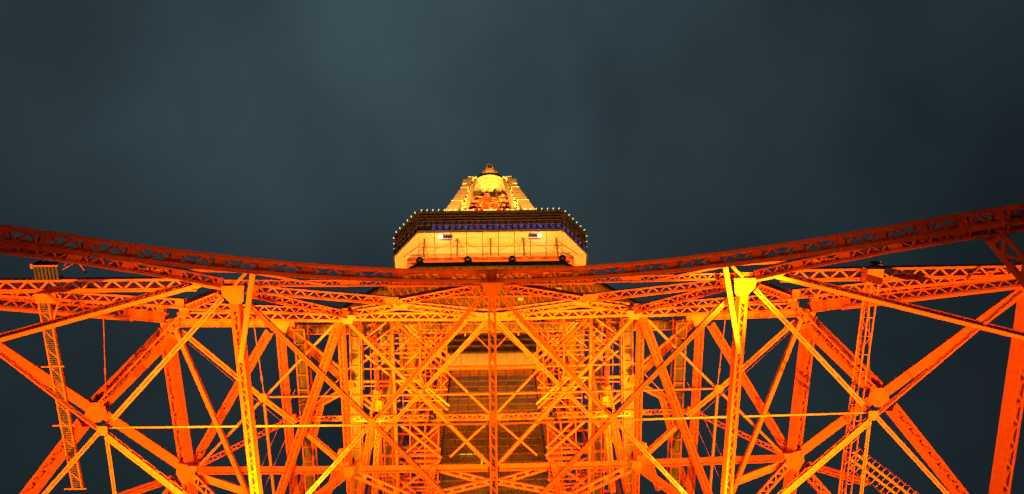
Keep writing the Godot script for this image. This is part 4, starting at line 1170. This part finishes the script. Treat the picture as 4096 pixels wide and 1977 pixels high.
	pair("cross_rod", "solid", Vector3(-10.05, 70.68, -36.75), Vector3(-4.54, 70.68, -31.30), 0.07, 0.07, 0)
	pair("cross_rod", "solid", Vector3(-13.60, 69.69, -38.02), Vector3(-9.82, 69.69, -34.37), 0.10, 0.10, 0)
	pair("cross_rod", "solid", Vector3(-17.80, 69.70, -27.19), Vector3(-13.48, 69.70, -31.96), 0.09, 0.09, 0)
	pair("cross_rod", "solid", Vector3(-16.69, 68.71, -33.73), Vector3(-13.19, 68.71, -29.98), 0.09, 0.09, 0)
	pair("cross_rod", "solid", Vector3(-7.84, 69.22, -39.50), Vector3(-5.22, 69.22, -36.87), 0.10, 0.10, 0)
	pair("cross_rod", "solid", Vector3(-11.31, 70.23, -43.63), Vector3(-8.22, 70.23, -40.64), 0.12, 0.12, 0)
	pair("cross_rod", "solid", Vector3(-9.34, 71.24, -41.38), Vector3(-5.59, 71.24, -44.83), 0.10, 0.10, 0)
	pair("cross_rod", "solid", Vector3(-3.17, 69.75, -25.98), Vector3(-6.29, 69.75, -28.81), 0.12, 0.12, 0)
	pair("cross_rod", "solid", Vector3(-11.30, 69.77, -39.82), Vector3(-5.22, 69.77, -39.91), 0.24, 0.24, 0)
	pair("cross_rod", "solid", Vector3(-8.13, 69.78, -39.38), Vector3(-5.28, 69.78, -39.40), 0.15, 0.15, 0)
	pair("cross_rod", "solid", Vector3(-8.39, 69.60, -40.42), Vector3(-5.23, 69.60, -40.44), 0.22, 0.22, 0)
	pair("cross_rod", "solid", Vector3(-10.86, 69.61, -36.43), Vector3(-5.11, 69.61, -36.50), 0.17, 0.17, 0)
	pair("cross_rod", "solid", Vector3(-8.98, 69.62, -42.74), Vector3(-5.30, 69.62, -42.78), 0.15, 0.15, 0)
	pair("cross_rod", "solid", Vector3(-9.01, 69.63, -43.31), Vector3(-5.32, 69.63, -43.34), 0.15, 0.15, 0)
	pair("cross_rod", "solid", Vector3(-9.27, 69.64, -43.70), Vector3(-5.46, 69.64, -43.74), 0.12, 0.12, 0)
	pair("cross_rod", "solid", Vector3(-13.59, 69.66, -41.96), Vector3(-9.20, 69.66, -42.01), 0.20, 0.20, 0)
	pair("slim_post", "solid", Vector3(-8.03, 70.07, -36.47), Vector3(-8.33, 70.07, -45.02), 0.12, 0.12, 0)
	pair("slim_post", "solid", Vector3(-6.59, 70.08, -36.50), Vector3(-6.89, 70.08, -45.06), 0.12, 0.12, 0)
	pair("slim_post", "solid", Vector3(-5.26, 70.09, -36.54), Vector3(-5.65, 70.09, -45.10), 0.12, 0.12, 0)
	pair("slim_post", "solid", Vector3(-10.93, 70.10, -36.42), Vector3(-10.99, 70.10, -44.97), 0.12, 0.12, 0)
	pair("slim_post", "solid", Vector3(-10.59, 87.71, -34.60), Vector3(-10.87, 87.71, -44.84), 0.15, 0.15, 0)
	pair("slim_post", "solid", Vector3(-10.17, 89.72, -35.42), Vector3(-10.49, 89.72, -47.28), 0.12, 0.12, 0)
	pair("slim_post", "solid", Vector3(-8.97, 85.73, -33.83), Vector3(-9.14, 85.73, -40.60), 0.15, 0.15, 0)
	pair("slim_post", "solid", Vector3(-8.25, 91.74, -36.27), Vector3(-8.54, 91.74, -48.41), 0.16, 0.16, 0)
	pair("slim_post", "solid", Vector3(-7.24, 87.75, -34.68), Vector3(-7.44, 87.75, -43.60), 0.12, 0.12, 0)
	pair("slim_post", "solid", Vector3(-6.20, 89.77, -35.51), Vector3(-6.46, 89.77, -47.39), 0.18, 0.18, 0)
	pair("slim_post", "solid", Vector3(-12.02, 73.78, -28.94), Vector3(-12.24, 73.78, -35.84), 0.10, 0.10, 0)
	pair("slim_post", "solid", Vector3(-12.37, 71.60, -28.06), Vector3(-12.56, 71.60, -33.68), 0.10, 0.10, 0)
	pair("slim_post", "solid", Vector3(-2.89, 81.61, -29.50), Vector3(-2.93, 81.61, -32.27), 0.11, 0.11, 0)
	pair("slim_post", "solid", Vector3(-1.80, 81.62, -29.53), Vector3(-1.84, 81.62, -32.30), 0.11, 0.11, 0)
	pair("slim_post", "solid", Vector3(-8.80, 83.63, -30.15), Vector3(-8.86, 83.63, -32.53), 0.11, 0.11, 0)
	pair("slim_post", "solid", Vector3(-6.86, 83.64, -30.19), Vector3(-6.92, 83.64, -32.87), 0.11, 0.11, 0)
	pair("lattice_post", "boxs", Vector3(-10.91, 69.66, -25.94), Vector3(-10.90, 69.66, -33.29), 0.30, 0.30, -20)
	pair("lattice_post", "boxs", Vector3(-9.41, 61.67, -29.85), Vector3(-10.39, 61.67, -39.17), 0.42, 0.42, -20)
	pair("lattice_post", "boxs", Vector3(-9.92, 63.68, -29.89), Vector3(-12.08, 63.68, -40.44), 0.44, 0.44, -30)
	pair("lattice_post", "boxs", Vector3(-14.76, 63.69, -30.75), Vector3(-17.42, 63.69, -40.06), 0.37, 0.37, -30)
	pair("lattice_post", "boxs", Vector3(-17.05, 61.70, -22.99), Vector3(-11.52, 61.70, -28.90), 0.37, 0.37, -36)
	pair("lattice_post", "boxs", Vector3(-14.89, 59.71, -29.65), Vector3(-11.11, 59.71, -27.50), 0.36, 0.36, -36)
	pair("lattice_post", "plated", Vector3(-8.96, 81.72, -31.77), Vector3(-8.85, 81.72, -43.00), 0.56, 0.56, 0)
	pair("sway_rod", "solid", Vector3(-15.38, 57.73, -21.69), Vector3(-11.62, 57.73, -25.28), 0.19, 0.19, 0)
	pair("lattice_post", "boxs", Vector3(-12.50, 59.74, -33.37), Vector3(-14.04, 59.74, -37.81), 0.37, 0.37, -36)
	pair("leg_brace", "boxs", Vector3(17.36, 27.10, -6.83), Vector3(18.39, 25.60, -8.54), 0.55, 0.5, -30)
	upper_tower()
	cladding_feet()
	shaft()
	gallery()
	deck()
	observatory()
	# catwalk, lattice mast, stair cages
	catwalk(Vector3(-23.86, 41.60, -13.24), Vector3(-23.78, 41.60, -25.08), 0.59)
	mast(Vector3(19.58, 39.10, -12.41), Vector3(19.54, 39.10, -16.56), Vector3(19.51, 39.10, -25.27), 0.67)
	stair_cage(Vector3(-14.67, 57.60, -21.81), Vector3(-14.84, 57.60, -36.85), 0.76, 0)
	stair_cage(Vector3(-11.58, 63.60, -23.64), Vector3(-12.36, 63.60, -40.90), 0.76, 1)
	stair_cage(Vector3(-9.93, 69.60, -27.17), Vector3(-10.31, 69.60, -44.94), 0.77, 2)
	walkway(Vector3(-18.77, 71.60, -27.31), Vector3(18.85, 71.60, -27.46), 0.86)
	hanging_rod(Vector3(-15.14, 48.60, -18.02), Vector3(-14.95, 48.60, -22.73), 0)
	hanging_rod(Vector3(-24.52, 48.60, -17.33), Vector3(-25.04, 48.60, -21.94), 1)
	stay_wire(Vector3(-20.49, 51.10, -20.08), Vector3(-14.65, 51.10, -26.17), 0)
	stay_wire(Vector3(-20.68, 51.10, -19.63), Vector3(-14.77, 51.10, -25.59), 1)
	stay_wire(Vector3(-13.59, 51.10, -23.72), Vector3(-16.54, 51.10, -29.85), 2)
	stay_wire(Vector3(-14.06, 51.10, -26.38), Vector3(-16.53, 51.10, -31.67), 3)
	cabin(Vector3(-22.40, 39.80, -11.62), 1.28)
	small_box(Vector3(20.18, 40.10, -11.95), 0.64)
	ladder_arm(Vector3(20.53, 41.10, -23.58), Vector3(25.13, 41.10, -27.24))
